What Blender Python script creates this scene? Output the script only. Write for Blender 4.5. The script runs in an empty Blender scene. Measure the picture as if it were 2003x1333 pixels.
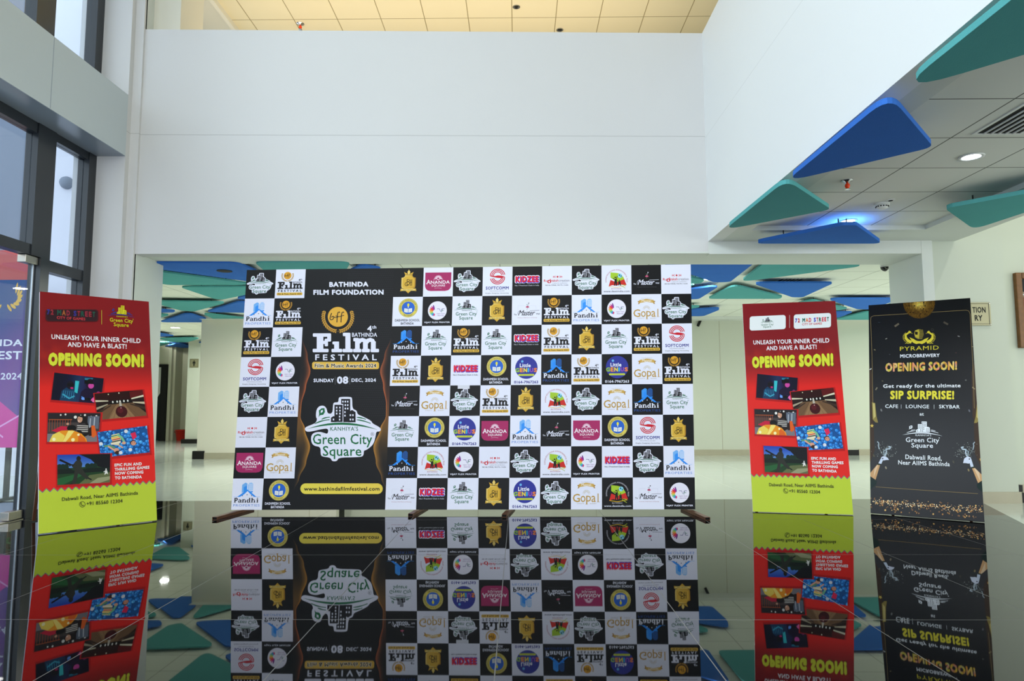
import bpy, math, random
import numpy as np
from mathutils import Vector, Matrix
from mathutils.geometry import tessellate_polygon

scene = bpy.context.scene
# ------------------------------------------------------------------ camera
FPX, CX, CY, EYE = 1335.0, 1001.5, 666.5, 1.05
YAW, PITCH, ROLL = math.radians(0.536), math.radians(5.157), math.radians(0.15)
_f = np.array([-math.sin(YAW)*math.cos(PITCH), math.cos(YAW)*math.cos(PITCH), math.sin(PITCH)])
_r = np.array([math.cos(YAW), math.sin(YAW), 0.0])
_u = np.cross(_r, _f)
_r, _u = math.cos(ROLL)*_r-math.sin(ROLL)*_u, math.sin(ROLL)*_r+math.cos(ROLL)*_u
cam = bpy.data.cameras.new('camera')
cam.sensor_fit = 'HORIZONTAL'; cam.sensor_width = 36.0
cam.lens = FPX/2003*36.0
cam.clip_start = 0.05; cam.clip_end = 300
camo = bpy.data.objects.new('camera', cam)
scene.collection.objects.link(camo)
camo.matrix_world = Matrix(((_r[0], _u[0], -_f[0], 0), (_r[1], _u[1], -_f[1], 0), (_r[2], _u[2], -_f[2], EYE), (0, 0, 0, 1)))
scene.camera = camo
C0 = np.array([0, 0, EYE])
def ray(x, y): return _f+_r*(x-CX)/FPX-_u*(y-CY)/FPX
def onY(x, y, Y): d = ray(x, y); return C0+d*(Y/d[1])
def onZ(x, y, Z): d = ray(x, y); return C0+d*((Z-EYE)/d[2])
def onX(x, y, X): d = ray(x, y); return C0+d*(X/d[0])

# ------------------------------------------------------------------ light
world = bpy.data.worlds.new('sky'); scene.world = world
world.use_nodes = True
bg = world.node_tree.nodes['Background']
bg.inputs[0].default_value = (0.80, 0.90, 1.0, 1); bg.inputs[1].default_value = 2.1
def lamp(name, kind, loc, power, color, rot=(0, 0, 0), size=0.1, size_y=None, spot=None, blend=.4):
    l = bpy.data.lights.new(name, kind); l.energy = power; l.color = color
    if kind == 'AREA':
        l.size = size
        if size_y: l.shape = 'RECTANGLE'; l.size_y = size_y
        else: l.shape = 'DISK'
    else:
        l.shadow_soft_size = size
    if kind == 'SPOT': l.spot_size = spot; l.spot_blend = blend
    o = bpy.data.objects.new(name, l); scene.collection.objects.link(o)
    o.location = loc; o.rotation_euler = rot
    return o
R90 = math.pi/2
# daylight through the tall glazing of the entrance side and the left facade
lamp('daylight_front', 'AREA', (-1.0, -4.6, 3.4), 245, (0.98, 0.98, 1.0), (R90, 0, 0), 8.0, 5.2)
lamp('daylight_left_window', 'AREA', (-4.95, .6, 5.35), 480, (0.84, 0.94, 1.0), (0, -R90, 0), 1.6, 6.4)
# warm lighting of the upper gallery
lamp('gallery_uplight', 'AREA', (-1.0, 8.5, 4.75), 52, (1.0, 0.84, 0.62), (math.pi, 0, 0), 6.0, 0.5)
# lobby downlight high in the side bay: lights the wall with the picture frame
lamp('side_bay_lamp', 'SPOT', (6.13, 5.4, 6.2), 170, (1.0, 1.0, 0.90), (math.radians(27), 0, math.radians(18)), 0.03, spot=math.radians(110))
# unseen area light added to brighten the side ceiling and bay wall
lamp('side_bay_fill', 'AREA', (9.4, 2.5, 2.0), 235, (0.97, 1.0, 0.98), (0, R90, 0), 3.6, 7.5)
# unseen fill added to lift the ceiling of the rooms behind the opening
lamp('back_room_fill', 'AREA', (8.35, 10.6, 1.25), 68, (0.97, 1.0, 0.95), (0, R90, 0), 2.3, 5.0)
def ceiling_area_light(x, y, z, p, color=(0.98, 1.0, 0.94), size=.16):
    lamp('ceiling_area_light', 'AREA', (x, y, z-.012), p, color, (0, 0, 0), size)
vs = scene.view_settings
vs.view_transform = 'Standard'; vs.look = 'None'; vs.gamma = 1; vs.use_curve_mapping = False
vs.exposure = 0.0

# ------------------------------------------------------------------ materials
def s2l(c):
    return tuple(((v/255)/12.92 if v/255 <= .04045 else ((v/255+.055)/1.055)**2.4) for v in c)
def nodemat(name):
    m = bpy.data.materials.new(name); m.use_nodes = True
    return m, m.node_tree, m.node_tree.nodes['Principled BSDF']
def N(nt, t, **kw):
    n = nt.nodes.new(t)
    for k, v in kw.items(): setattr(n, k, v)
    return n
def mth(nt, op, a, b=None, c=None):
    n = nt.nodes.new('ShaderNodeMath'); n.operation = op
    for i, v in enumerate((a, b, c)):
        if v is None: continue
        if isinstance(v, (int, float)): n.inputs[i].default_value = v
        else: nt.links.new(v, n.inputs[i])
    return n.outputs[0]
def paint(name, rgb, rough=.6, spec=.3, var=.03, bump=.0, scale=3.0, metal=0.0, bscale=80):
    m, nt, p = nodemat(name)
    c = s2l(rgb)
    tc = N(nt, 'ShaderNodeTexCoord'); no = N(nt, 'ShaderNodeTexNoise')
    no.inputs['Scale'].default_value = scale; no.inputs['Detail'].default_value = 4
    nt.links.new(tc.outputs['Object'], no.inputs['Vector'])
    mr = N(nt, 'ShaderNodeMapRange'); mr.inputs[3].default_value = 1-var*2; mr.inputs[4].default_value = 1+var
    nt.links.new(no.outputs[0], mr.inputs[0])
    mx = N(nt, 'ShaderNodeVectorMath', operation='SCALE'); mx.inputs[0].default_value = c
    nt.links.new(mr.outputs[0], mx.inputs['Scale']); nt.links.new(mx.outputs[0], p.inputs['Base Color'])
    p.inputs['Roughness'].default_value = rough; p.inputs['Specular IOR Level'].default_value = spec
    p.inputs['Metallic'].default_value = metal
    if bump:
        n2 = N(nt, 'ShaderNodeTexNoise'); n2.inputs['Scale'].default_value = bscale
        nt.links.new(tc.outputs['Object'], n2.inputs['Vector'])
        b = N(nt, 'ShaderNodeBump'); b.inputs['Strength'].default_value = bump; b.inputs['Distance'].default_value = .01
        nt.links.new(n2.outputs[0], b.inputs['Height']); nt.links.new(b.outputs[0], p.inputs['Normal'])
    return m
def gridmask(nt, x, per, off, half):
    # 1 on the joint
    a = mth(nt, 'ADD', x, -off+per*1000)
    a = mth(nt, 'MODULO', a, per)
    a = mth(nt, 'PINGPONG', a, per/2)
    return mth(nt, 'LESS_THAN', a, half), None
def tiled(name, rgb, joint, px, ox, py, oy, half, rough, spec=.5, ior=1.5, tilt=0.0, var=.0, coat=0, vary=0.03, noise=1.5):
    """surface laid in px by py tiles; world-sized joints, optional tiny tilt per tile"""
    m, nt, p = nodemat(name)
    g = N(nt, 'ShaderNodeNewGeometry'); sp = N(nt, 'ShaderNodeSeparateXYZ')
    nt.links.new(g.outputs['Position'], sp.inputs[0])
    mxk, _ = gridmask(nt, sp.outputs[0], px, ox, half); myk, _ = gridmask(nt, sp.outputs[1], py, oy, half)
    k = mth(nt, 'MAXIMUM', mxk, myk)
    no = N(nt, 'ShaderNodeTexNoise'); no.inputs['Scale'].default_value = noise; no.inputs['Detail'].default_value = 5
    nt.links.new(g.outputs['Position'], no.inputs['Vector'])
    mr = N(nt, 'ShaderNodeMapRange'); mr.inputs[3].default_value = 1-vary; mr.inputs[4].default_value = 1+vary
    nt.links.new(no.outputs[0], mr.inputs[0])
    sc = N(nt, 'ShaderNodeVectorMath', operation='SCALE'); sc.inputs[0].default_value = s2l(rgb)
    nt.links.new(mr.outputs[0], sc.inputs['Scale'])
    mix = N(nt, 'ShaderNodeMix', data_type='RGBA')
    nt.links.new(k, mix.inputs[0]); nt.links.new(sc.outputs[0], mix.inputs[6]); mix.inputs[7].default_value = (*s2l(joint), 1)
    nt.links.new(mix.outputs[2], p.inputs['Base Color'])
    rr = mth(nt, 'MULTIPLY_ADD', k, .4, rough); nt.links.new(rr, p.inputs['Roughness'])
    p.inputs['Specular IOR Level'].default_value = spec; p.inputs['IOR'].default_value = ior
    if tilt:
        ix = mth(nt, 'FLOOR', mth(nt, 'DIVIDE', mth(nt, 'ADD', sp.outputs[0], -ox), px))
        iy = mth(nt, 'FLOOR', mth(nt, 'DIVIDE', mth(nt, 'ADD', sp.outputs[1], -oy), py))
        cb = N(nt, 'ShaderNodeCombineXYZ'); nt.links.new(ix, cb.inputs[0]); nt.links.new(iy, cb.inputs[1])
        wn = N(nt, 'ShaderNodeTexWhiteNoise', noise_dimensions='3D'); nt.links.new(cb.outputs[0], wn.inputs[0])
        sb = N(nt, 'ShaderNodeVectorMath', operation='SUBTRACT'); nt.links.new(wn.outputs['Color'], sb.inputs[0]); sb.inputs[1].default_value = (.5, .5, .5)
        s2 = N(nt, 'ShaderNodeVectorMath', operation='SCALE'); nt.links.new(sb.outputs[0], s2.inputs[0]); s2.inputs['Scale'].default_value = tilt
        ad = N(nt, 'ShaderNodeVectorMath', operation='ADD'); nt.links.new(g.outputs['Normal'], ad.inputs[0]); nt.links.new(s2.outputs[0], ad.inputs[1])
        nn = N(nt, 'ShaderNodeVectorMath', operation='NORMALIZE'); nt.links.new(ad.outputs[0], nn.inputs[0])
        nt.links.new(nn.outputs[0], p.inputs['Normal'])
    return m
def wall_joint(name, rgb, z0, slope, half=.0035, dark=.72, **kw):
    m = paint(name, rgb, **kw); nt = m.node_tree; p = nt.nodes['Principled BSDF']
    src = p.inputs['Base Color'].links[0].from_socket
    g = N(nt, 'ShaderNodeNewGeometry'); sp = N(nt, 'ShaderNodeSeparateXYZ'); nt.links.new(g.outputs['Position'], sp.inputs[0])
    zz = mth(nt, 'MULTIPLY_ADD', sp.outputs[0], slope, -z0)
    no = N(nt, 'ShaderNodeTexNoise'); no.inputs['Scale'].default_value = 6; nt.links.new(g.outputs['Position'], no.inputs['Vector'])
    wob = mth(nt, 'MULTIPLY_ADD', no.outputs[0], .006, -.003)
    d = mth(nt, 'ABSOLUTE', mth(nt, 'ADD', mth(nt, 'ADD', sp.outputs[2], zz), wob))
    k = mth(nt, 'LESS_THAN', d, half)
    mix = N(nt, 'ShaderNodeMix', data_type='RGBA'); nt.links.new(k, mix.inputs[0]); nt.links.new(src, mix.inputs[6])
    mix.inputs[7].default_value = (*[c*dark for c in s2l(rgb)], 1)
    nt.links.new(mix.outputs[2], p.inputs['Base Color'])
    return m
def emit(name, rgb, st):
    m, nt, p = nodemat(name)
    p.inputs['Emission Color'].default_value = (*s2l(rgb), 1); p.inputs['Emission Strength'].default_value = st
    p.inputs['Base Color'].default_value = (.8, .8, .8, 1)
    return m
def glass(name, tint=(.93, .97, 1.0)):
    m = bpy.data.materials.new(name); m.use_nodes = True; nt = m.node_tree
    nt.nodes.remove(nt.nodes['Principled BSDF']); out = nt.nodes['Material Output']
    tr = N(nt, 'ShaderNodeBsdfTransparent'); tr.inputs[0].default_value = (*tint, 1)
    gl = N(nt, 'ShaderNodeBsdfGlossy'); gl.inputs['Roughness'].default_value = 0.01
    fr = N(nt, 'ShaderNodeLayerWeight'); fr.inputs[0].default_value = .5
    k = mth(nt, 'MULTIPLY_ADD', mth(nt, 'POWER', fr.outputs['Facing'], 4.0), .55, 0.06)
    mx = N(nt, 'ShaderNodeMixShader'); nt.links.new(k, mx.inputs[0]); nt.links.new(tr.outputs[0], mx.inputs[1]); nt.links.new(gl.outputs[0], mx.inputs[2])
    nt.links.new(mx.outputs[0], out.inputs[0])
    return m
M = dict(
    wall=wall_joint('wall_paint', (211, 210, 209), 3.918, .0098, var=.012, bump=.06, scale=.9, bscale=30),
    side=wall_joint('side_wall_paint', (230, 231, 230), 3.88, 0, half=.003, dark=.86, var=.01, bump=.03, scale=.8, bscale=30),
    plaster=paint('plaster', (214, 218, 212), var=.012, bump=.03, scale=1.2),
    panelwall=paint('facade_cladding', (192, 201, 204), rough=.45, var=.01, scale=.8),
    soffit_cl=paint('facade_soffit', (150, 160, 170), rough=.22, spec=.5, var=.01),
    cream=paint('cream_wall_paint', (222, 219, 204), var=.012, bump=.02, scale=1.0),
    cream2=paint('greenish_wall_paint', (203, 207, 191), var=.015, bump=.02, scale=1.0),
    beige=paint('beige_wall_paint', (198, 196, 172), var=.015, scale=1.0),
    pale=paint('pale_green_wall_paint', (194, 200, 186), var=.012, scale=1.0),
    skirting=paint('skirting_stone', (176, 170, 148), rough=.3, spec=.5, var=.06, scale=9),
    black=paint('black_plinth', (16, 16, 17), rough=.35),
    frame=paint('charcoal_aluminium', (30, 35, 40), rough=.28, spec=.6, var=.01),
    steel=paint('brushed_steel', (176, 170, 158), rough=.28, metal=1.0, var=.03),
    blue=paint('blue_felt', (60, 116, 204), rough=.9, spec=.1, var=.03, bump=.25, scale=4, bscale=160),
    teal=paint('teal_felt', (92, 170, 170), rough=.9, spec=.1, var=.03, bump=.25, scale=4, bscale=160),
    white=paint('white_plastic', (228, 230, 228), rough=.35, var=.0),
    chrome=paint('chrome', (205, 205, 208), rough=.15, metal=1.0, var=0),
    orange=paint('orange_bulb', (250, 70, 20), rough=.25, var=0),
    dark=paint('dark_recess', (20, 21, 21), rough=.7),
    camblack=paint('camera_dome', (10, 10, 12), rough=.08, spec=.6, var=0),
    rust=paint('rusty_steel_tube', (104, 66, 46), rough=.45, metal=.3, var=.25, scale=14, bump=.1),
    tubein=paint('tube_shade', (8, 8, 8), rough=.8),
    edge=paint('white_flex_edge', (215, 215, 225), rough=.4, var=.01),
    edgeblack=paint('black_flex_edge', (24, 24, 27), rough=.4, var=.01),
    backing=paint('grey_backing', (90, 90, 92), rough=.8),
    wood=paint('oak_frame', (122, 80, 34), rough=.4, spec=.4, var=.25, scale=22),
    brass=paint('etched_brass', (150, 146, 118), rough=.35, metal=.55, var=.05),
    red=paint('red_plastic', (186, 38, 24), rough=.35, var=.02),
    cloth=paint('dark_green_cloth', (22, 40, 42), rough=.9, var=.1),
    glass=glass('window_glass'),
    door=paint('door_edge', (250, 252, 255), rough=.2, var=0),
    leaf=paint('foliage', (74, 112, 48), rough=.7, var=.3, scale=5),
    ext=paint('outside_wall_white', (226, 226, 236), rough=.6, var=.01),
    extgrey=paint('outside_wall_grey', (126, 136, 152), rough=.6, var=.01),
    extred=paint('outside_red_cladding', (186, 84, 82), rough=.5, var=.02),
    floorw=tiled('pale_polished_tiles', (198, 205, 196), (150, 152, 138), .8, .2, .8, .3, .0022, .09, spec=.5, tilt=.002, vary=.04),
    floorb=tiled('black_polished_granite', (13, 14, 15), (96, 96, 94), .875, -.096, 1.409, .594, .0024, .018, spec=.5, tilt=.0035, vary=.2, noise=60),
    ceil_up=tiled('upper_ceiling_tiles', (228, 218, 186), (150, 138, 100), .6, -.072, .6, 8.92, .0055, .8, spec=.1, vary=.02),
    ceil_r=tiled('side_ceiling_tiles', (226, 228, 222), (110, 112, 106), .63, 2.875, .588, 3.83, .005, .8, spec=.1, vary=.02),
    ceil_b=tiled('back_ceiling_tiles', (234, 238, 228), (140, 143, 130), .6, .38, .6, 8.05, .004, .8, spec=.1, vary=.02),
    lit=emit('lit_lamp_glass', (226, 240, 255), 9),
    print_=None,
)
def printmat():
    m, nt, p = nodemat('printed_flex')
    a = N(nt, 'ShaderNodeAttribute'); a.attribute_name = 'ink'
    nt.links.new(a.outputs['Color'], p.inputs['Base Color'])
    p.inputs['Roughness'].default_value = .38; p.inputs['Specular IOR Level'].default_value = .16
    return m
M['print_'] = printmat()

# ------------------------------------------------------------------ mesh helpers
class MB:
    def __init__(s): s.v = []; s.f = []; s.m = []
    def quad(s, a, b, c, d, mi=0):
        n = len(s.v); s.v += [tuple(map(float, p)) for p in (a, b, c, d)]; s.f.append((n, n+1, n+2, n+3)); s.m.append(mi)
    def box(s, x0, x1, y0, y1, z0, z1, mi=0):
        n = len(s.v)
        s.v += [(x, y, z) for z in (z0, z1) for y in (y0, y1) for x in (x0, x1)]
        for f in ((0, 2, 3, 1), (4, 5, 7, 6), (0, 1, 5, 4), (2, 6, 7, 3), (0, 4, 6, 2), (1, 3, 7, 5)):
            s.f.append(tuple(n+i for i in f)); s.m.append(mi)
    def obox(s, p0, p1, w, h, up=(0, 0, 1), mi=0, cap=True, mc=None):
        """box bar from p0 to p1, w wide (sideways), h high (up)"""
        p0 = Vector(p0); p1 = Vector(p1); d = (p1-p0).normalized(); up = Vector(up)
        sd = d.cross(up).normalized(); u2 = sd.cross(d).normalized()
        n = len(s.v)
        for p in (p0, p1):
            for a, b in ((-1, -1), (1, -1), (1, 1), (-1, 1)):
                s.v.append(tuple(p+sd*(a*w/2)+u2*(b*h/2)))
        for i in range(4):
            j = (i+1) % 4; s.f.append((n+i, n+j, n+4+j, n+4+i)); s.m.append(mi)
        if cap:
            s.f.append((n+3, n+2, n+1, n)); s.f.append((n+4, n+5, n+6, n+7)); s.m += [mi, mi if mc is None else mc]
    def prism(s, pts, z0, z1, mi=0, axis='z'):
        n = len(s.v); k = len(pts)
        def P(a, b, z): return (a, b, z) if axis == 'z' else ((a, z, b) if axis == 'y' else (z, a, b))
        s.v += [P(a, b, z0) for a, b in pts]+[P(a, b, z1) for a, b in pts]
        s.f.append(tuple(range(n+k-1, n-1, -1))); s.f.append(tuple(range(n+k, n+2*k))); s.m += [mi, mi]
        for i in range(k):
            j = (i+1) % k; s.f.append((n+i, n+j, n+k+j, n+k+i)); s.m.append(mi)
    def lathe(s, c, prof, seg=24, mi=0, axis='z'):
        n = len(s.v)
        for r, z in prof:
            for i in range(seg):
                a = 2*math.pi*i/seg
                if axis == 'z': s.v.append((c[0]+r*math.cos(a), c[1]+r*math.sin(a), c[2]+z))
                else: s.v.append((c[0]+r*math.cos(a), c[1]+z, c[2]+r*math.sin(a)))
        for k in range(len(prof)-1):
            for i in range(seg):
                j = (i+1) % seg
                s.f.append((n+k*seg+i, n+k*seg+j, n+(k+1)*seg+j, n+(k+1)*seg+i)); s.m.append(mi)
        s.f.append(tuple(n+i for i in range(seg))); s.m.append(mi)
        s.f.append(tuple(n+(len(prof)-1)*seg+i for i in range(seg))); s.m.append(mi)
    def build(s, name, mats, parent=None, smooth=False, bevel=0):
        o_ = Vector(parent.location) if parent else Vector((0, 0, 0))
        me = bpy.data.meshes.new(name)
        me.from_pydata([tuple(Vector(v)-o_) for v in s.v], [], s.f)
        if not isinstance(mats, (list, tuple)): mats = [mats]
        for m in mats: me.materials.append(m)
        for p, i in zip(me.polygons, s.m): p.material_index = i; p.use_smooth = smooth
        import bmesh
        bm = bmesh.new(); bm.from_mesh(me); bmesh.ops.recalc_face_normals(bm, faces=bm.faces); bm.to_mesh(me); bm.free()
        o = bpy.data.objects.new(name, me); scene.collection.objects.link(o)
        if parent: o.parent = parent
        if bevel:
            b = o.modifiers.new('bevel', 'BEVEL'); b.width = bevel; b.segments = 2; b.limit_method = 'ANGLE'
        return o
def tag(o, label, cat, group=None):
    o['label'] = label; o['category'] = cat
    if group: o['group'] = group
    return o
def thing(name, label, cat, loc, group=None):
    o = bpy.data.objects.new(name, None); scene.collection.objects.link(o)
    o.empty_display_size = .1; o.location = tuple(float(v) for v in loc)
    return tag(o, label, cat, group)
def struct(name, mb, mat, **kw):
    o = mb.build(name, mat, **kw); o['kind'] = 'structure'; return o

# ------------------------------------------------------------------ print artwork (vector shapes -> one mesh per printed face)
_gl = {}
def glyphs(s, bold=0.0, space=1.0, shear=0.0, res=2):
    k = (s, bold, space, shear)
    if k in _gl: return _gl[k]
    c = bpy.data.curves.new('lettering', 'FONT'); c.body = s; c.resolution_u = res
    c.space_character = space*(1+bold*2.2); c.shear = shear
    o = bpy.data.objects.new('lettering', c); m = o.to_mesh()
    vs = np.array([(v.co.x, v.co.y) for v in m.vertices]); fs = [tuple(p.vertices) for p in m.polygons]
    o.to_mesh_clear(); bpy.data.objects.remove(o); bpy.data.curves.remove(c)
    if bold:
        n0 = len(vs); k8 = 8 if bold > .035 else 4; f0 = fs; base = vs; vs = [base]; fs = list(f0)
        for i in range(k8):
            a_ = 2*math.pi*(i+.5)/k8
            vs.append(base+np.array([math.cos(a_), math.sin(a_)])*bold); fs += [tuple(j+n0*(i+1) for j in f) for f in f0]
        vs = np.concatenate(vs)
    lo = vs.min(0); hi = vs.max(0); asp = (hi[0]-lo[0])/(hi[1]-lo[1])
    vs = (vs-lo)/(hi-lo); vs[:, 1] = 1-vs[:, 1]
    _gl[k] = (vs, fs, len(f0) if bold else len(fs)); return _gl[k]
def homog(src, dst):
    A = []; b = []
    for (x, y), (u, v) in zip(src, dst):
        A.append([x, y, 1, 0, 0, 0, -u*x, -u*y]); b.append(u)
        A.append([0, 0, 0, x, y, 1, -v*x, -v*y]); b.append(v)
    h = np.linalg.solve(np.array(A, float), np.array(b, float))
    def f(x, y):
        w = h[6]*x+h[7]*y+1
        return ((h[0]*x+h[1]*y+h[2])/w, (h[3]*x+h[4]*y+h[5])/w)
    return f
W_, K_ = (230, 230, 246), (17, 17, 19)
GOLD = (226, 172, 62); RED = (214, 30, 52); NAVY = (42, 42, 140); GREEN = (20, 106, 62)
class Art:
    def __init__(s):
        s.uvclip = False; s.k = 1.0; s.v = []; s.f = []; s.c = []; s.layer = 0; s.st = []; s.clip = None; s._lc = {}
    def push(s, fn): s.st.append(fn)
    def pop(s): s.st.pop()
    def box(s, x0, y0, x1, y1, w=100, h=100):
        s.push(lambda x, y: (x0+(x1-x0)*x/w, y0+(y1-y0)*y/h))
    def mp(s, x, y):
        for f in reversed(s.st): x, y = f(x, y)
        return x, y
    def tri(s, P, col):
        if s.clip:
            x0, y0, x1, y1 = s.clip
            for ax, lim, sg in ((0, x0, 1), (0, x1, -1), (1, y0, 1), (1, y1, -1)):
                Q = []
                for i in range(len(P)):
                    a, b = P[i], P[(i+1) % len(P)]
                    da, db = (a[ax]-lim)*sg, (b[ax]-lim)*sg
                    if da >= 0: Q.append(a)
                    if da*db < 0:
                        t = da/(da-db); Q.append((a[0]+(b[0]-a[0])*t, a[1]+(b[1]-a[1])*t))
                P = Q
                if len(P) < 3: return
        n = len(s.v)
        if s.uvclip and not callable(col):
            P = [s.mp(*p) for p in P]
            for ax, lim, sg in ((0, 0.0, 1), (0, 1.0, -1), (1, 0.0, 1), (1, 1.0, -1)):
                if all((p[ax]-lim)*sg >= 0 for p in P): continue
                Q = []
                for i in range(len(P)):
                    a, b = P[i], P[(i+1) % len(P)]
                    da, db = (a[ax]-lim)*sg, (b[ax]-lim)*sg
                    if da >= 0: Q.append(a)
                    if da*db < 0:
                        t = da/(da-db); Q.append((a[0]+(b[0]-a[0])*t, a[1]+(b[1]-a[1])*t))
                P = Q
                if len(P) < 3: return
            for p in P: s.v.append((*p, s.layer))
        else:
            for p in P: s.v.append((*s.mp(*p), s.layer))
        s.f.append(tuple(range(n, n+len(P))))
        s.c.append([s2l(col(*p)) if callable(col) else s.lc(col) for p in P])
    def lc(s, c):
        if c not in s._lc: s._lc[c] = s2l(c)
        return s._lc[c]
    def poly(s, pts, col, holes=()):
        loops = [[Vector((x, y, 0)) for x, y in l] for l in (pts, *holes)]
        flat = [(p.x, p.y) for l in loops for p in l]
        for t in tessellate_polygon(loops): s.tri([flat[i] for i in t], col)
        s.layer += .02
    def grid(s, x0, y0, x1, y1, nx, ny, col):
        for i in range(nx):
            for j in range(ny):
                a, b = x0+(x1-x0)*i/nx, x0+(x1-x0)*(i+1)/nx; c, d = y0+(y1-y0)*j/ny, y0+(y1-y0)*(j+1)/ny
                s.tri([(a, c), (b, c), (b, d), (a, d)], col)
        s.layer += .02
    def rect(s, x0, y0, x1, y1, col): s.tri([(x0, y0), (x1, y0), (x1, y1), (x0, y1)], col); s.layer += .01*s.k
    def ell(s, cx, cy, rx, ry, col, n=24, rot=0):
        ca, sa = math.cos(rot), math.sin(rot)
        P = [(cx+rx*math.cos(t)*ca-ry*math.sin(t)*sa, cy+rx*math.cos(t)*sa+ry*math.sin(t)*ca) for t in (2*math.pi*i/n for i in range(n))]
        s.tri(P, col); s.layer += .02*s.k
    def circ(s, cx, cy, r, col, n=36): s.ell(cx, cy, r, r, col, n)
    def rrect(s, x0, y0, x1, y1, r, col, n=5, ry=None):
        ry = ry or r; P = []
        for cx, cy, a0 in ((x1-r, y0+ry, -90), (x1-r, y1-ry, 0), (x0+r, y1-ry, 90), (x0+r, y0+ry, 180)):
            for i in range(n+1):
                a = math.radians(a0+90*i/n); P.append((cx+r*math.cos(a), cy+ry*math.sin(a)))
        s.tri(P, col); s.layer += .01
    def line(s, pts, w, col, taper=None, rnd=False):
        P = [np.array(p, float) for p in pts]; L = []; Rr = []
        n = len(P)
        for i, p in enumerate(P):
            a = P[max(i-1, 0)]; b = P[min(i+1, n-1)]; d = b-a; d = d/(np.hypot(*d)+1e-9); nn = np.array([-d[1], d[0]])
            ww = w/2*(taper(i/(n-1)) if taper else 1)
            if 0 < i < n-1:
                d1 = (p-a)/(np.hypot(*(p-a))+1e-9); ww /= max(.55, float(np.hypot(*((d1+d)/2))))
            L.append(tuple(p+nn*ww)); Rr.append(tuple(p-nn*ww))
        for i in range(n-1): s.tri([L[i], L[i+1], Rr[i+1], Rr[i]], col)
        if rnd:
            for p in (P[0], P[-1]): s.ell(p[0], p[1], w/2, w/2, col, 10)
        s.layer += .01
    def arc(s, cx, cy, rx, ry, a0, a1, w, col, n=20, taper=None, rnd=False):
        s.line([(cx+rx*math.cos(math.radians(a0+(a1-a0)*i/n)), cy+ry*math.sin(math.radians(a0+(a1-a0)*i/n))) for i in range(n+1)], w, col, taper, rnd)
    def glyph_faces(s, P, fs, nb, col):
        for q, f in enumerate(fs):
            if q and q % nb == 0: s.layer += .012
            s.tri([P[i] for i in f], col)
    def text(s, t, x0, y0, x1, y1, col, bold=0.0, space=1.0, shear=0.0):
        vs, fs, nb = glyphs(t, bold, space, shear)
        P = [(x0+(x1-x0)*a, y0+(y1-y0)*b) for a, b in vs]
        s.glyph_faces(P, fs, nb, col)
        s.layer += .03
    def stext(s, t, pl, pr, h, col, bold=0.0, space=1.0, shear=0.0):
        """sloped line of text: centre of left end, centre of right end, height"""
        vs, fs, nb = glyphs(t, bold, space, shear)
        P = [(pl[0]+(pr[0]-pl[0])*a, pl[1]+(pr[1]-pl[1])*a+(b-.5)*h) for a, b in vs]
        s.glyph_faces(P, fs, nb, col)
        s.layer += .03
    def ring(s, t, cx, cy, r, a0, a1, h, col, bold=0.0, inward=False):
        vs, fs, nb = glyphs(t, bold); P = []
        for a, b in vs:
            an = math.radians(a0+(a1-a0)*a); rr = r+(.5-b)*h*(-1 if inward else 1)
            P.append((cx+rr*math.cos(an), cy+rr*math.sin(an)))
        s.glyph_faces(P, fs, nb, col)
        s.layer += .03
    def build(s, name, fn, mat, parent, step=.0009):
        """fn(u, v, depth) -> world point"""
        o_ = Vector(parent.location)
        mx = max(v[2] for v in s.v) or 1
        k = min(step, .006/mx)
        me = bpy.data.meshes.new(name)
        me.from_pydata([tuple(Vector(fn(a, b, .0004+l*k))-o_) for a, b, l in s.v], [], s.f)
        me.materials.append(mat)
        at = me.color_attributes.new('ink', 'FLOAT_COLOR', 'CORNER')
        flat = [x for f in s.c for c in f for x in (*c, 1.0)]
        at.data.foreach_set('color', flat)
        o = bpy.data.objects.new(name, me); scene.collection.objects.link(o); o.parent = parent
        return o

def bez(p0, p1, p2, n=10):
    return [((1-t)**2*p0[0]+2*t*(1-t)*p1[0]+t*t*p2[0], (1-t)**2*p0[1]+2*t*(1-t)*p1[1]+t*t*p2[1]) for t in (i/n for i in range(n+1))]
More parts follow.
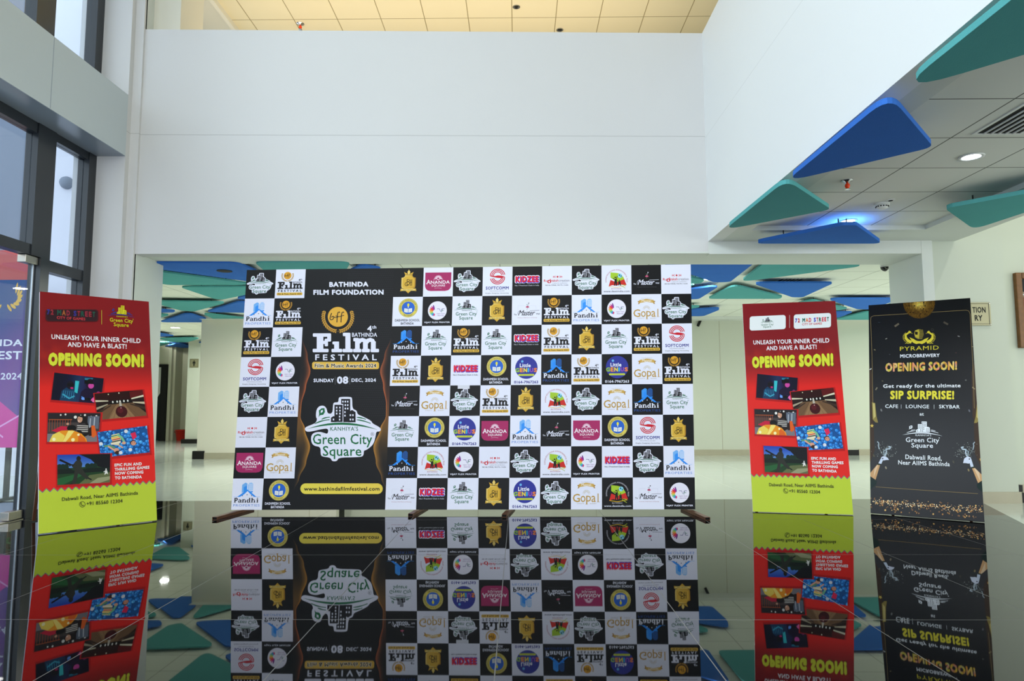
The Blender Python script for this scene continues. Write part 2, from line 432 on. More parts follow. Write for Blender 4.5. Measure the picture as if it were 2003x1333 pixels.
# --- the town logo, drawn in the pixels of a close-up of the large one
def soft(P, it=2):
    for _ in range(it):
        Q = []
        for i in range(len(P)):
            a, b = P[i], P[(i+1) % len(P)]
            Q += [(a[0]*.75+b[0]*.25, a[1]*.75+b[1]*.25), (a[0]*.25+b[0]*.75, a[1]*.25+b[1]*.75)]
        P = Q
    return P
def gcs(A, mode='white', big=False):
    """mode: white (on white), black (with white halo), solid (single colour)"""
    ink = (24, 22, 28); gr = GREEN; hole = W_; tx = GREEN
    if mode == 'solid': ink = gr = tx = (240, 244, 250); hole = (52, 50, 54)
    if mode == 'yellow': ink = tx = (214, 206, 40); gr = (48, 60, 140); hole = (110, 24, 28)
    if mode == 'black':
        A.poly(soft([(78, 450), (92, 424), (150, 402), (200, 380), (215, 335), (200, 320), (204, 240), (235, 198), (285, 190), (318, 225), (325, 280), (380, 280), (385, 172), (400, 158), (443, 158),
                (445, 112), (460, 98), (575, 98), (592, 112), (592, 228), (640, 245), (648, 288), (700, 308), (798, 358), (808, 386), (885, 425), (903, 450), (890, 474), (850, 474),
                (845, 520), (825, 600), (790, 640), (745, 674), (716, 680), (715, 722), (700, 746), (640, 752), (445, 756), (430, 790), (400, 798), (370, 790), (358, 756), (268, 746), (250, 722),
                (252, 640), (180, 630), (150, 590), (148, 520), (180, 485), (245, 476), (290, 490), (330, 500), (335, 438), (250, 450), (180, 468), (104, 480)]), W_)
    A.poly(bez((100, 448), (480, 300), (868, 456))+bez((868, 456), (480, 350), (100, 448)), gr)
    if not big and mode != 'solid': th = 1.6
    else: th = 1
    for p in (((188, 390), (260, 352), (348, 345)), ((262, 342), (300, 320), (350, 318)), ((640, 347), (710, 352), (790, 386)), ((640, 320), (690, 322), (738, 342))):
        A.line(bez(*p, 6), 14*th, gr, taper=lambda t: .5+.5*math.sin(math.pi*min(t, .7)/.7*.9))
    A.poly([(472, 120), (570, 120), (570, 372), (495, 372), (495, 175), (472, 175)], ink)
    A.rect(400, 184, 488, 370, ink)
    A.poly([(362, 372), (362, 325), (392, 304), (422, 325), (422, 372)], ink)
    A.poly([(545, 374), (545, 264), (590, 240), (628, 264), (628, 374)], ink)
    w = [(484, 140), (510, 140), (536, 140), (510, 178), (536, 178), (510, 215), (536, 215), (506, 254), (506, 292), (417, 205), (452, 205), (417, 238), (452, 238), (417, 270), (452, 270), (449, 302), (449, 335),
         (383, 334), (565, 287), (592, 287), (565, 334), (592, 334)]
    for x, y in w: A.rect(x, y, x+14, y+19, hole)
    A.poly([(228, 322), (236, 285), (232, 245), (262, 222), (292, 220), (298, 262), (280, 292), (244, 298)], gr)
    A.poly([(252, 275), (254, 246), (276, 238), (274, 262)], hole if mode != 'solid' else (52, 50, 54))
    A.text("KANHIYA'S", 355, 420, 655, 466, tx if mode != 'white' else (60, 90, 70), .01, 1.1)
    A.text('Green City', 168, 500, 806, 646, tx, .012)
    A.text('Square', 275, 630, 690, 772, tx, .012)
    if big:
        A.arc(809, 502, 17, 19, 0, 360, 2.6, (40, 44, 48)); A.text('R', 802, 492, 818, 512, (40, 44, 48))
    else: A.circ(809, 502, 11, tx, 10)
BIGBOX = (85, 98, 903, 797)
def put(A, fn, src, dst, **kw):
    x0, y0, x1, y1 = src; a, b, c, d = dst
    A.push(lambda x, y: (a+(c-a)*(x-x0)/(x1-x0), b+(d-b)*(y-y0)/(y1-y0))); fn(A, **kw); A.pop()
def film(A, on='black', big=False):
    fg = W_ if on == 'black' else (24, 22, 24)
    g2 = (214, 160, 60) if big else ((176, 130, 52) if on == 'black' else (190, 160, 110))
    for sgn in (1, -1):
        cx, cy = 1086, 592
        A.arc(cx, cy, 152 if sgn > 0 else -152, 152, 88, -24, 3 if big else 14, g2, 14)
        n = 13 if big else 8
        for i in range(n):
            a = math.radians(80-(100)*i/(n-1))
            for q, r in ((.42, 139), (-.55, 161)):
                px, py = cx+sgn*r*math.cos(a), cy+r*math.sin(a)
                rot = a-math.pi/2+q*1.1; rot = rot if sgn > 0 else math.pi-rot
                A.ell(px, py, 15 if big else 18, 5.5 if big else 9, g2, 8, rot)
    A.circ(1086, 592, 104, GOLD if big else (222, 160, 44), 40)
    k = (26, 22, 20); w = 9 if big else 12
    A.line([(1022, 552), (1008, 590), (1004, 612), (1014, 624), (1034, 618), (1046, 598), (1040, 586), (1018, 596)], w, k)
    A.line([(1040, 590), (1062, 600), (1090, 594)], w*.8, k)
    for dx in (0, 42):
        A.line([(1106+dx, 552), (1102+dx, 540), (1088+dx, 546), (1080+dx, 580), (1076+dx, 650)], w, k)
    A.line([(1062, 582), (1100, 590), (1150, 576)], w*.8, k)
    A.text('4', 1390, 684, 1438, 746, fg, .03); A.text('th', 1440, 682, 1484, 716, fg, .03)
    A.text('BATHINDA', 1232, 758, 1492, 800, fg, .02)
    R_ = lambda a, b, c, d, r=10: A.rrect(a, b, c, d, r, fg, 4)
    R_(828, 764, 1016, 800); R_(976, 764, 1016, 850); R_(868, 770, 936, 955, 4); R_(930, 842, 972, 876, 4); R_(950, 820, 984, 900); R_(826, 926, 990, 962)
    R_(1030, 850, 1096, 880); R_(1048, 850, 1098, 955, 4); R_(1020, 926, 1130, 962)
    R_(1138, 758, 1216, 794); R_(1164, 762, 1216, 955, 4); R_(1134, 926, 1240, 962)
    R_(1246, 812, 1300, 848); R_(1264, 816, 1312, 955, 4); R_(1244, 926, 1328, 962)
    for x in (1300, 1382):
        A.line([(x, 858), (x+18, 838), (x+40, 832), (x+62, 840), (x+72, 862)], 42, fg)
        R_(x+46, 848, x+96, 955, 4)
    R_(1334, 926, 1416, 962); R_(1424, 926, 1512, 962)
    A.text('FESTIVAL', 852, 984, 1488, 1046, fg, .03, 1.5)
    A.rrect(820, 1062, 1512, 1138, 22, lambda x, y: (226+10*math.sin((x-820)/110), 180+26*math.sin((x-820)/110), 74+20*math.sin((x-820)/70)))
    if big:
        for dx, dy in ((-4, 0), (4, 0), (0, -4), (0, 4), (-3, -3), (3, 3), (-3, 3), (3, -3)): A.text('Film & Music Awards 2024', 848+dx, 1081+dy, 1484+dx, 1122+dy, (240, 226, 200), .03)
    A.text('Film & Music Awards 2024', 848, 1081, 1484, 1122, (22, 20, 20), .03)
FB = (820, 488, 1512, 1138)
def pandhi(A, on='white'):
    b1, b2, b3 = (54, 146, 240), (116, 178, 240), (150, 196, 244)
    if on == 'black': b1, b2, b3 = (40, 140, 240), (60, 150, 236), (34, 84, 150)
    tx = (24, 22, 34) if on == 'white' else W_
    A.poly([(31, 20), (42, 13), (48, 16), (48, 40), (31, 46)], b2); A.poly([(37, 28), (45, 23), (47, 26), (47, 42), (37, 44)], b1)
    A.poly([(50, 20), (55, 14), (62, 13), (67, 18), (67, 38), (56, 42), (50, 36)], b3)
    for i in range(7): A.rect(53, 18+i*3.2, 66, 19.1+i*3.2, W_ if on == 'white' else (30, 70, 130))
    A.poly([(56, 42), (67, 40), (67, 44), (60, 46)], b1)
    A.poly([(17, 59), (34, 46), (40, 42), (49, 35), (58, 42), (64, 46), (80, 59), (72, 59), (60, 50), (50, 40), (40, 50), (26, 59)], b1)
    for x, y in ((34, 55), (49, 52), (64, 55)): A.rect(x-1.3, y-1.3, x+1.3, y+1.3, tx)
    A.rect(5, 58.6, 20, 59.4, b2); A.rect(78, 58.6, 92, 59.4, b2)
    # high-contrast serif wordmark
    y0, y1, xh = 62, 77, 66.5
    def st(x, a, b, w=3.6): A.rect(x, a, x+w, b, tx)
    def sf(x, y, w=6.4): A.rect(x-1.4, y, x-1.4+w, y+1.0, tx)
    def bowl(cx, cy, rx, ry, a0, a1, w=3.2): A.arc(cx, cy, rx, ry, a0, a1, w, tx, 12)
    st(9, y0, y1); sf(9, y0, 8); sf(9, y1-1); bowl(12.5, 66.4, 5.6, 3.8, -90, 90)
    bowl(25.5, 70, 3.4, 2.8, 200, 330, 2); st(28, 68, y1); bowl(25.5, 74, 3.2, 2.2, 60, 300, 2.4); sf(29.5, y1-1, 5)
    st(35, xh, y1); sf(35, xh, 4); sf(35, y1-1); bowl(41, 70.2, 3.4, 3, 200, 340, 2.2); st(43, 70, y1); sf(43, y1-1)
    bowl(54, 72, 3.4, 4, 70, 290, 3); st(56.5, y0, y1); sf(57, y0, 3.8); sf(58.6, y1-1, 4.6)
    st(64.5, y0, y1); sf(64.5, y0, 4); sf(64.5, y1-1); bowl(70.5, 70.2, 3.4, 3, 200, 340, 2.2); st(72.5, 70, y1); sf(72.5, y1-1)
    st(82, xh, y1); sf(82, xh, 4); sf(82, y1-1); A.circ(83.6, 63.3, 1.8, tx, 10)
    A.text('PROPERTIES', 6, 82, 92, 89.5, (96, 140, 214) if on == 'white' else (44, 80, 150), .0, 1.1)
def crest(A, on='black'):
    g, d = (214, 168, 56), (40, 32, 14); g2 = (236, 204, 110); g3 = (176, 126, 34)
    A.poly([(50, 6), (55, 14), (52, 23), (50, 24), (48, 23), (45, 14)], g2)
    A.poly([(34, 14), (46, 20), (47, 24), (38, 24)], g); A.poly([(66, 14), (54, 20), (53, 24), (62, 24)], g)
    A.poly([(37, 25), (63, 25), (62, 28), (68, 33), (74, 34), (74, 62), (72, 70), (28, 70), (26, 62), (26, 34), (32, 33), (38, 28)], lambda x, y: (g2 if x < 40 else g) if x < 64 else g3)
    A.poly([(39, 29), (61, 29), (65, 34), (70, 37), (70, 66), (30, 66), (30, 37), (35, 34)], (216, 172, 60))
    A.poly([(30, 68), (70, 68), (50, 88)], g)
    A.poly([(24, 72), (76, 72), (76, 79), (24, 79)], g2); A.poly([(24, 73), (28, 76), (28, 80), (22, 80), (25, 76.5)], g); A.poly([(76, 73), (72, 76), (72, 80), (78, 80), (75, 76.5)], g)
    A.text('BIHI HEIGHT', 33, 74, 67, 77.4, d, .0)
    w = 1.9
    A.line([(45, 40), (45, 62)], w, d); A.line([(45, 40), (51, 40), (53, 43), (51, 47), (45, 48)], w, d); A.line([(45, 48), (52, 49), (54, 53), (51, 58), (45, 58)], w, d)
    A.line([(45, 50), (39, 52), (38, 58), (42, 62), (48, 61), (51, 58)], w, d); A.line([(56, 40), (56, 62)], w, d); A.line([(61, 40), (61, 62)], w, d); A.line([(54, 50), (61, 50)], w, d)
def ananda(A, on='black'):
    m = (170, 42, 98)
    A.poly([(6, 17), (94, 17), (94, 64), (91, 73), (84, 79), (74, 81), (26, 81), (16, 79), (9, 73), (6, 64)], m)
    p = (232, 196, 214)
    for a in range(-80, 81, 20):
        r = math.radians(a-90); A.ell(50+9.5*math.cos(r), 40+9.5*math.sin(r), 4.6, 1.7, p, 8, r)
    A.arc(50, 38, 4.5, 4.5, 0, 360, 1.6, p, 12); A.line([(34, 41.5), (42, 38), (50, 41.5), (58, 38), (66, 41.5)], 1.6, p)
    tx = (246, 234, 242)
    A.text('A', 11, 42, 24, 57, tx, .02); A.text('NANDA', 25, 45, 89, 56, tx, .02, 1.0)
    A.line([(13, 58), (10, 55), (14, 53)], 1.2, tx)
    for x in (25, 41, 55, 69): A.rect(x-1, 55.5, x+3, 56.6, tx)
    A.text('SQUARE', 28, 59, 74, 67, tx, .01); A.line([(38, 72), (50, 70.6), (62, 72)], .8, p)
def softcomm(A, on='white'):
    r_ = (204, 30, 48); cx = 50
    for r1, r2 in ((24.5, 11.5), (19.3, 16.7), (14.1, 21.9)):
        ry1, ry2 = r1*.92, r2*.92
        yt = 8+24.5*.92; yb = 58-24.5*.92+2
        mid1, mid2 = yt+ry1, yb-ry2
        P = [(cx+r1*math.cos(t), yt+ry1*math.sin(t)) for t in (math.radians(-8-172*i/10) for i in range(11))]
        P += bez((cx-r1, yt), (cx-r1, (yt+yb)/2-(r1-19)*.35), (cx, (yt+yb)/2+(r1-19.3)*.95*.55), 6)[1:]
        P += bez((cx, (yt+yb)/2+(r1-19.3)*.95*.55), (cx+r2+2, (yt+yb)/2+(19-r2)*.5), (cx+r2+2, yb), 6)[1:]
        r3 = r2+2
        P += [(cx+r3*math.cos(t), yb+r3*.92*math.sin(t)) for t in (math.radians(172*i/10) for i in range(1, 11))]
        A.line(P, 3.0, r_)
    A.text('SOFTCOMM', 11, 68, 88, 78.5, NAVY, .03); A.text('TECHNOLOGIES', 24, 81.5, 74, 85, (90, 84, 110), 0, 1.2)
    A.text('Graphic Designing | Accounting', 10, 89, 88, 93.5, (50, 44, 60), .01)
def kidzee(A, on='black'):
    hc = W_ if on == 'black' else (226, 196, 214)
    for i in range(8):
        dx, dy = 3.2*math.cos(i*math.pi/4), 3.2*math.sin(i*math.pi/4)
        A.text('KIDZEE', 11+dx, 34+dy, 89+dx, 55+dy, hc, .06)
    for i in range(5): A.rect(20+i*13, 37, 30+i*13, 54, hc)
    A.text('KIDZEE', 12.4, 35, 90.6, 57, (52, 60, 190), .06); A.text('KIDZEE', 10.4, 33.2, 88.4, 54.6, (226, 30, 52), .06)
    A.text('No.1 Preschool Chain in India', 9, 63, 90, 67.5, (190, 190, 200) if on == 'black' else (70, 66, 76), .015)
def rudraksh(A, on='white'):
    r_ = (208, 40, 48)
    A.circ(52, 37, 3.2, r_, 14)
    for s_ in (-1, 1):
        A.line([(52+s_*7, 34), (52+s_*11, 37), (52+s_*7, 40)], 2.2, r_); A.ell(52+s_*14, 35.5, 1.8, 1.3, r_, 8); A.ell(52+s_*14, 38.5, 1.8, 1.3, r_, 8)
    A.text('Ru', 6, 46, 19, 54, r_, .02); A.text('d', 19, 44, 29, 58, r_, .0); A.arc(24, 53, 6, 5, 0, 360, 1.6, r_, 14); A.text('raksh', 30, 45, 55, 54, r_, .02)
    A.text('creation', 57, 46, 92, 54, (110, 100, 108), .0)
    A.text('a place for perfection...', 35, 57, 88, 61.5, (120, 116, 124), .0); A.text('98146-73940, 94175-11636', 11, 64, 88, 68, (60, 54, 62), .02)
def deet(A, on='white'):
    rc = (170, 40, 44) if on == 'white' else (200, 196, 206)
    A.ring('DASHAM EDUCATIONAL & ENVIRONMENTAL TRUST', 50, 51, 35.5, -192, 14, 4.2, rc, .01)
    A.poly([(30, 24), (50, 26), (66, 30), (76, 46), (80, 70), (62, 66), (44, 52), (30, 42)], (166, 200, 50))
    A.poly([(30, 50), (50, 58), (76, 48), (84, 68), (60, 66), (50, 70), (36, 68), (24, 72)], (206, 44, 40))
    A.line([(24, 72), (50, 76), (82, 70)], 1.6, (236, 190, 40)); A.line([(60, 66), (80, 79)], 1.6, (170, 190, 50))
    A.circ(62, 36, 7.5, (150, 214, 236), 20); A.poly([(57, 33), (62, 30), (63, 35), (59, 38)], (40, 110, 120)); A.poly([(64, 36), (68, 34), (67, 40), (64, 41)], (40, 110, 120))
    k = (22, 26, 22)
    A.circ(46, 41.5, 2.6, k, 12); A.line([(53, 36), (50, 46), (46, 49), (38, 44)], 2.2, k); A.poly([(44, 47), (51, 46), (52, 58), (53, 70), (49, 70), (48, 60), (45, 70), (42, 69)], k)
    A.circ(60, 52, 2, k, 12); A.poly([(57, 55), (63, 54), (64, 62), (65, 70), (62, 70), (60, 64), (58, 70), (56, 69)], k); A.line([(57, 57), (53, 50)], 1.6, k)
    A.text('BATHINDA', 33, 78, 66, 82, rc, .01, 1.2); A.text('www.deetindia.com', 7, 86, 94, 92, W_ if on == 'black' else (44, 42, 56), .01)
def master(A, on='white'):
    tx = W_ if on == 'black' else (26, 24, 34); gy = (120, 116, 120)
    A.text('The', 7, 62, 16, 67, tx, .02); A.text('Master', 21, 50, 78, 68, tx, -.006, .9, .42); A.text('Wall', 81, 60, 93, 65, tx, .02)
    A.line([(60, 52), (92, 51)], 1.0, tx)
    A.arc(27, 60, 7, 8, 150, 300, .9, tx, 10)
    for a in range(0, 180, 36):
        r = math.radians(a+200); A.ell(52+3*math.cos(r), 41+3*math.sin(r), 3.4, 1.5, (196, 70, 110), 8, r)
    A.line([(52, 42), (53, 32), (57, 26)], .9, tx if on == 'white' else (180, 180, 186)); A.circ(56, 26, 1.7, tx, 8); A.circ(50, 31, 1.2, (70, 130, 70), 8); A.line([(52, 43), (50, 49)], .8, (70, 130, 70))
    A.text('Premium Wall Decor & Painting', 20, 74, 84, 77.5, (176, 110, 120) if on == 'white' else (84, 84, 90), .0)
    if on == 'white':
        for q in (((20, 35), (42, 35)), ((62, 35), (80, 35)), ((20, 35), (20, 50)), ((80, 35), (80, 50))): A.line(q, .4, (196, 196, 214))
def dash(A, on='black'):
    y = (226, 206, 84); tx = W_ if on == 'black' else (30, 28, 32)
    A.circ(52, 38, 32.5, y, 44); A.arc(52, 38, 30.8, 30.8, 0, 360, .7, (60, 90, 150), 40); A.circ(52, 38, 22, (42, 100, 200), 40)
    A.ring('DASHMESH PUBLIC SENIOR SECONDARY SCHOOL', 52, 38, 26.4, -205, 25, 4.6, (40, 50, 70), .01)
    A.ring('* BATHINDA *', 52, 38, 26.4, 130, 50, 4.6, (40, 50, 70), .02, True)
    A.poly([(39, 39), (51, 41), (51, 54), (39, 52)], (238, 240, 236)); A.poly([(65, 39), (53, 41), (53, 54), (65, 52)], (238, 240, 236))
    for i in range(3): A.line([(41, 43+i*3), (49, 44+i*3)], .6, (90, 100, 130)); A.line([(55, 44+i*3), (63, 43+i*3)], .6, (90, 100, 130))
    A.ell(52, 28, 3.6, 5.5, (236, 226, 50), 12); A.rect(50.6, 32, 53.4, 38, (230, 230, 230))
    A.text('DASHMESH SCHOOL', 9, 76, 92, 84, tx, .03); A.text('BATHINDA', 29, 87, 72, 95, tx, .03)
def vijay(A, on='black'):
    A.circ(50, 48, 31.5, (234, 230, 244), 44)
    if on == 'white': A.arc(50, 48, 31.5, 31.5, 0, 360, .6, (180, 170, 190), 40)
    cols = [(120, 40, 140), (196, 40, 130), (222, 50, 60), (236, 110, 50), (240, 170, 70), (190, 210, 90), (120, 190, 130), (70, 180, 190), (60, 120, 200), (220, 60, 110)]
    for i, c in enumerate(cols):
        a = math.radians(-105-17*i); L = 9.0-.5*i
        A.ell(42+(6+L)*math.cos(a), 52+(6+L)*math.sin(a), L, 2.4, c, 10, a)
    A.line([(49, 42), (57, 42), (61, 52), (66, 42), (74, 42)], 1.5, (70, 60, 130)); A.line([(64, 54), (67, 44)], 1.5, (40, 120, 90)); A.line([(66, 48), (72, 48)], 1.3, (40, 120, 90))
    A.text('VIJAY FLEX', 48, 57, 76, 61.5, (130, 70, 150), .0); A.text('PRINTER', 51, 63.5, 73, 67, (130, 70, 150), .0)
    A.text('VIJAY FLEX PRINTER', 7, 85.5, 93, 92, W_ if on == 'black' else (30, 28, 34), .03)
def gopal(A, on='white'):
    g = (190, 150, 70); g2 = (208, 168, 84)
    A.poly([(26, 20), (50, 16), (74, 20), (74, 30), (50, 26), (26, 30)], g2); A.poly([(20, 24), (27, 22), (27, 33), (21, 34), (24, 29)], (180, 136, 58)); A.poly([(80, 24), (73, 22), (73, 33), (79, 34), (76, 29)], (180, 136, 58))
    A.text('Mannat', 34, 18.5, 66, 26, (246, 240, 226), .01)
    A.text('From The House of', 33, 12.5, 67, 15.5, (170, 160, 150))
    for a in range(-75, 76, 25):
        r = math.radians(a-90); A.arc(50+9*math.cos(r), 51+9*math.sin(r), 3.2, 3.2, 0, 360, .6, (196, 178, 130), 10)
    A.text('G', 6, 51, 29, 77, g, -.012); A.text('o', 31, 57, 47, 77, g, -.006); A.text('p', 49, 57, 65, 84, g, -.006); A.text('a', 66, 57, 80, 77, g, -.006); A.text('l', 86, 50, 89, 77, g, .0)
    A.rect(83.5, 76, 93, 77, g); A.rect(46.5, 83.4, 55, 84.2, g)
    A.text('SWEETS', 20, 80, 42, 83, (170, 150, 110), 0, 1.3); A.text('BAKERY', 62, 80, 82, 83, (170, 150, 110), 0, 1.3)
def little(A, on='white'):
    A.circ(51, 43, 37, (50, 56, 150), 48)
    A.text('Little', 29, 29, 65, 41.5, (244, 244, 252), .03); A.circ(37, 22, 4, (110, 180, 232), 14)
    cols = [(150, 190, 60), (240, 150, 50), (236, 210, 60), (60, 170, 220), (150, 80, 180), (236, 130, 60)]; x = 14.5
    for ch, c, w in zip('GENIUS', cols, (13, 10.5, 12, 5, 12, 11)):
        A.text(ch, x, 44, x+w, 58, c, .05); x += w+1.7
    A.rrect(24, 64, 77, 70, 3, (206, 216, 64)); A.text('A UNIT OF ADVANCED PRESCHOOL', 28, 65.8, 73, 68.2, (90, 110, 60))
    A.text('0164-7967263', 11, 86, 90, 95, NAVY if on == 'white' else W_, .03)
CELL = dict(P=pandhi, B=crest, A=ananda, S=softcomm, K=kidzee, R=rudraksh, D=deet, M=master, H=dash, V=vijay, O=gopal, L=little)
def cell(A, code, on):
    if code == 'G': put(A, gcs, BIGBOX, (3, 11, 93, 86), mode='black' if on == 'black' else 'white')
    elif code == 'F': put(A, film, FB, (6.5, 8.5, 93, 90), on=on)
    else: CELL[code](A, on=on)
ROWS = ['GF BAGSKRGDMR', 'PF HVGBMFPVOG', 'FG PGFGKFBGFS', 'SV FBKHLPFLOF', 'GP MOGFBDGOPG', 'RB GHLAPMAHSB', 'AO PDVRGDVKGP', 'PH MKGBLGODMV']
def backdrop_art():
    A = Art()
    A.rect(0, 0, 15, 8, K_); A.layer = .03
    for r, row in enumerate(ROWS):
        for i, ch in enumerate(row.replace(' ', '')):
            c = i if i < 2 else i+3
            on = 'black' if (r+c+(0 if c < 2 else 1)) % 2 == 0 else 'white'
            if on == 'white':
                A.layer = .03; A.rect(c, r, c+1, r+1, W_)
            A.layer = .06
            A.push(lambda x, y, c=c, r=r: (c+x/100, r+y/100)); cell(A, ch, on); A.pop()
    # centre panel, flame ribbons then lettering (drawn in the pixels of close-ups of the banner)
    A.layer = .04
    for x in np.arange(2.15, 4.95, .065):
        for y in np.arange(.1, 5.0, .075):
            if x > 3.4: A.layer = .04; A.ell(x+(.03 if int(y/.075) % 2 else 0), y, .014, .018, (33, 33, 37), 6)
    A.layer = .08
    def ribbon(side):
        X = lambda d: 2+d if side < 0 else 5-d
        ys = [2.3, 3.0, 3.5, 4.0, 4.6, 5.0, 5.4, 6.0, 6.5, 7.0, 7.4]
        o = [.0, .22, .34, .22, .10, .09, .26, .46, .36, .16, .0]
        n = 64; yy = [2.3+5.1*i/n for i in range(n+1)]
        def O(y):
            i = max(0, min(len(ys)-2, int(np.searchsorted(ys, y))-1)); t = (y-ys[i])/(ys[i+1]-ys[i]); t = t*t*(3-2*t)
            return o[i]*(1-t)+o[i+1]*t
        for i in range(n):
            for k in range(5):
                def P(y, kk): return (X(O(y)*(1-.2*kk)), y)
                def col(x, y):
                    t = (y-2.3)/5.1; e = math.sin(math.pi*max(0, min(1, t)))**.5
                    oo = O(y); q = 0 if oo < .01 else max(0, min(1, ((x-2) if side < 0 else (5-x))/oo))
                    lo = math.exp(-((y-5.1)/1.0)**2)*.5
                    w = e*max(q**2.6, lo)*.85
                    return (22+214*w, 21+(96+44*(y > 4.4)*min(1, y-4.4))*w, 22+38*w)
                A.tri([P(yy[i], k), P(yy[i], k+1), P(yy[i+1], k+1), P(yy[i+1], k)], col)
        A.layer += .02
    ribbon(-1); ribbon(1)
    return A

# ------------------------------------------------------------------ standee designs
def crop(ox, oy, sc, H): return lambda x, y: H(ox+x/sc, oy+y/sc)
def rnd_balls(A, n, seed):
    n = 150
    rg = random.Random(seed)
    A.k = .5
    for i in range(n):
        x = rg.uniform(-2, 102); y = rg.uniform(-2, 58); r = rg.uniform(3.6, 5.0)
        c = rg.choice([(38, 128, 214), (58, 150, 232), (30, 108, 192), (72, 166, 240), (38, 128, 214), (24, 96, 176)])
        A.circ(x, y, r, (14, 60, 120), 12); A.circ(x-.2, y-.3, r*.86, c, 12); A.circ(x-r*.3, y-r*.35, r*.35, tuple(min(255, q+45) for q in c), 8)
    A.k = 1.0
def ph_vr(A):
    A.grid(0, 0, 100, 56, 12, 6, lambda x, y: (14+18*math.exp(-((x-60)/16)**2), 14+34*math.exp(-((x-50)/14)**2), 36+50*math.exp(-((x-52)/20)**2)))
    A.poly([(42, 12), (50, 12), (49, 38), (43, 36)], (58, 190, 200)); A.poly([(60, 4), (78, 2), (72, 12), (62, 12)], (30, 120, 150))
    A.poly([(16, 56), (18, 36), (26, 28), (38, 28), (46, 38), (48, 56)], (18, 58, 92)); A.ell(33, 22, 7, 9, (24, 18, 34)); A.poly([(27, 19), (40, 18), (41, 24), (28, 25)], (10, 10, 16)); A.ell(37, 28, 3, 2, (190, 40, 110))
    for i in range(6): A.line([(22+i*4, 34), (20+i*4.4, 50)], 1.4, (44, 120, 160))
    A.line([(20, 42), (34, 50), (44, 44)], 3, (60, 160, 190))
    A.poly([(54, 56), (56, 34), (64, 26), (80, 26), (90, 36), (94, 56)], (26, 14, 46)); A.ell(72, 15, 8, 11, (34, 18, 40)); A.ell(75, 19, 6, 6, (206, 72, 160)); A.poly([(60, 8), (78, 7), (79, 15), (61, 16)], (8, 8, 14))
    A.line([(58, 44), (66, 48), (78, 46)], 2.4, (64, 130, 220)); A.line([(78, 50), (84, 44), (88, 50)], 3.4, (230, 90, 170)); A.ell(62, 48, 4, 3, (110, 160, 240)); A.ell(84, 50, 3.5, 4, (236, 110, 170)); A.poly([(64, 46), (80, 45), (78, 50), (66, 51)], (10, 10, 14))
    A.ell(92, 34, 4, 5, (120, 40, 100))
def ph_bowl(A):
    A.rect(0, 0, 100, 56, (36, 20, 18)); A.poly([(0, 0), (100, 0), (100, 14), (70, 20), (30, 20), (0, 14)], (44, 12, 12)); A.poly([(72, 2), (100, 0), (100, 16), (72, 17)], (92, 16, 18))
    A.rect(28, 18, 74, 25, (18, 14, 12)); A.poly([(24, 26), (76, 26), (100, 50), (100, 56), (0, 56), (0, 44)], (112, 82, 56)); A.poly([(42, 26), (58, 26), (76, 56), (22, 56)], (146, 112, 78))
    for i in range(9): A.line([(43+i*1.8, 26), (14+i*9, 56)], .5, (96, 68, 44))
    A.poly([(0, 14), (26, 17), (26, 19), (0, 18)], (214, 206, 178)); A.poly([(100, 11), (74, 16), (74, 18.5), (100, 15)], (224, 218, 190)); A.poly([(0, 30), (24, 24), (24, 26), (0, 35)], (168, 156, 132)); A.poly([(100, 26), (76, 24), (76, 26), (100, 31)], (200, 188, 160))
    A.poly([(0, 40), (30, 27), (31, 29), (0, 46)], (60, 44, 34)); A.poly([(100, 37), (70, 27), (69, 29), (100, 43)], (60, 44, 34))
    for x in (35, 44, 50, 58, 66): A.ell(x, 21, 1.6, 2.4, (236, 232, 224), 10)
    A.circ(28, 4, 1.2, (240, 230, 190), 8); A.circ(50, 3, 1.4, (250, 240, 210), 8)
    A.poly([(48, 22), (52, 22), (53, 36), (47, 36)], (190, 180, 164)); A.circ(50, 43, 12, (64, 12, 18), 28); A.circ(48, 40, 6, (88, 20, 28), 18); A.circ(50, 35, 1.2, (214, 160, 160), 8)
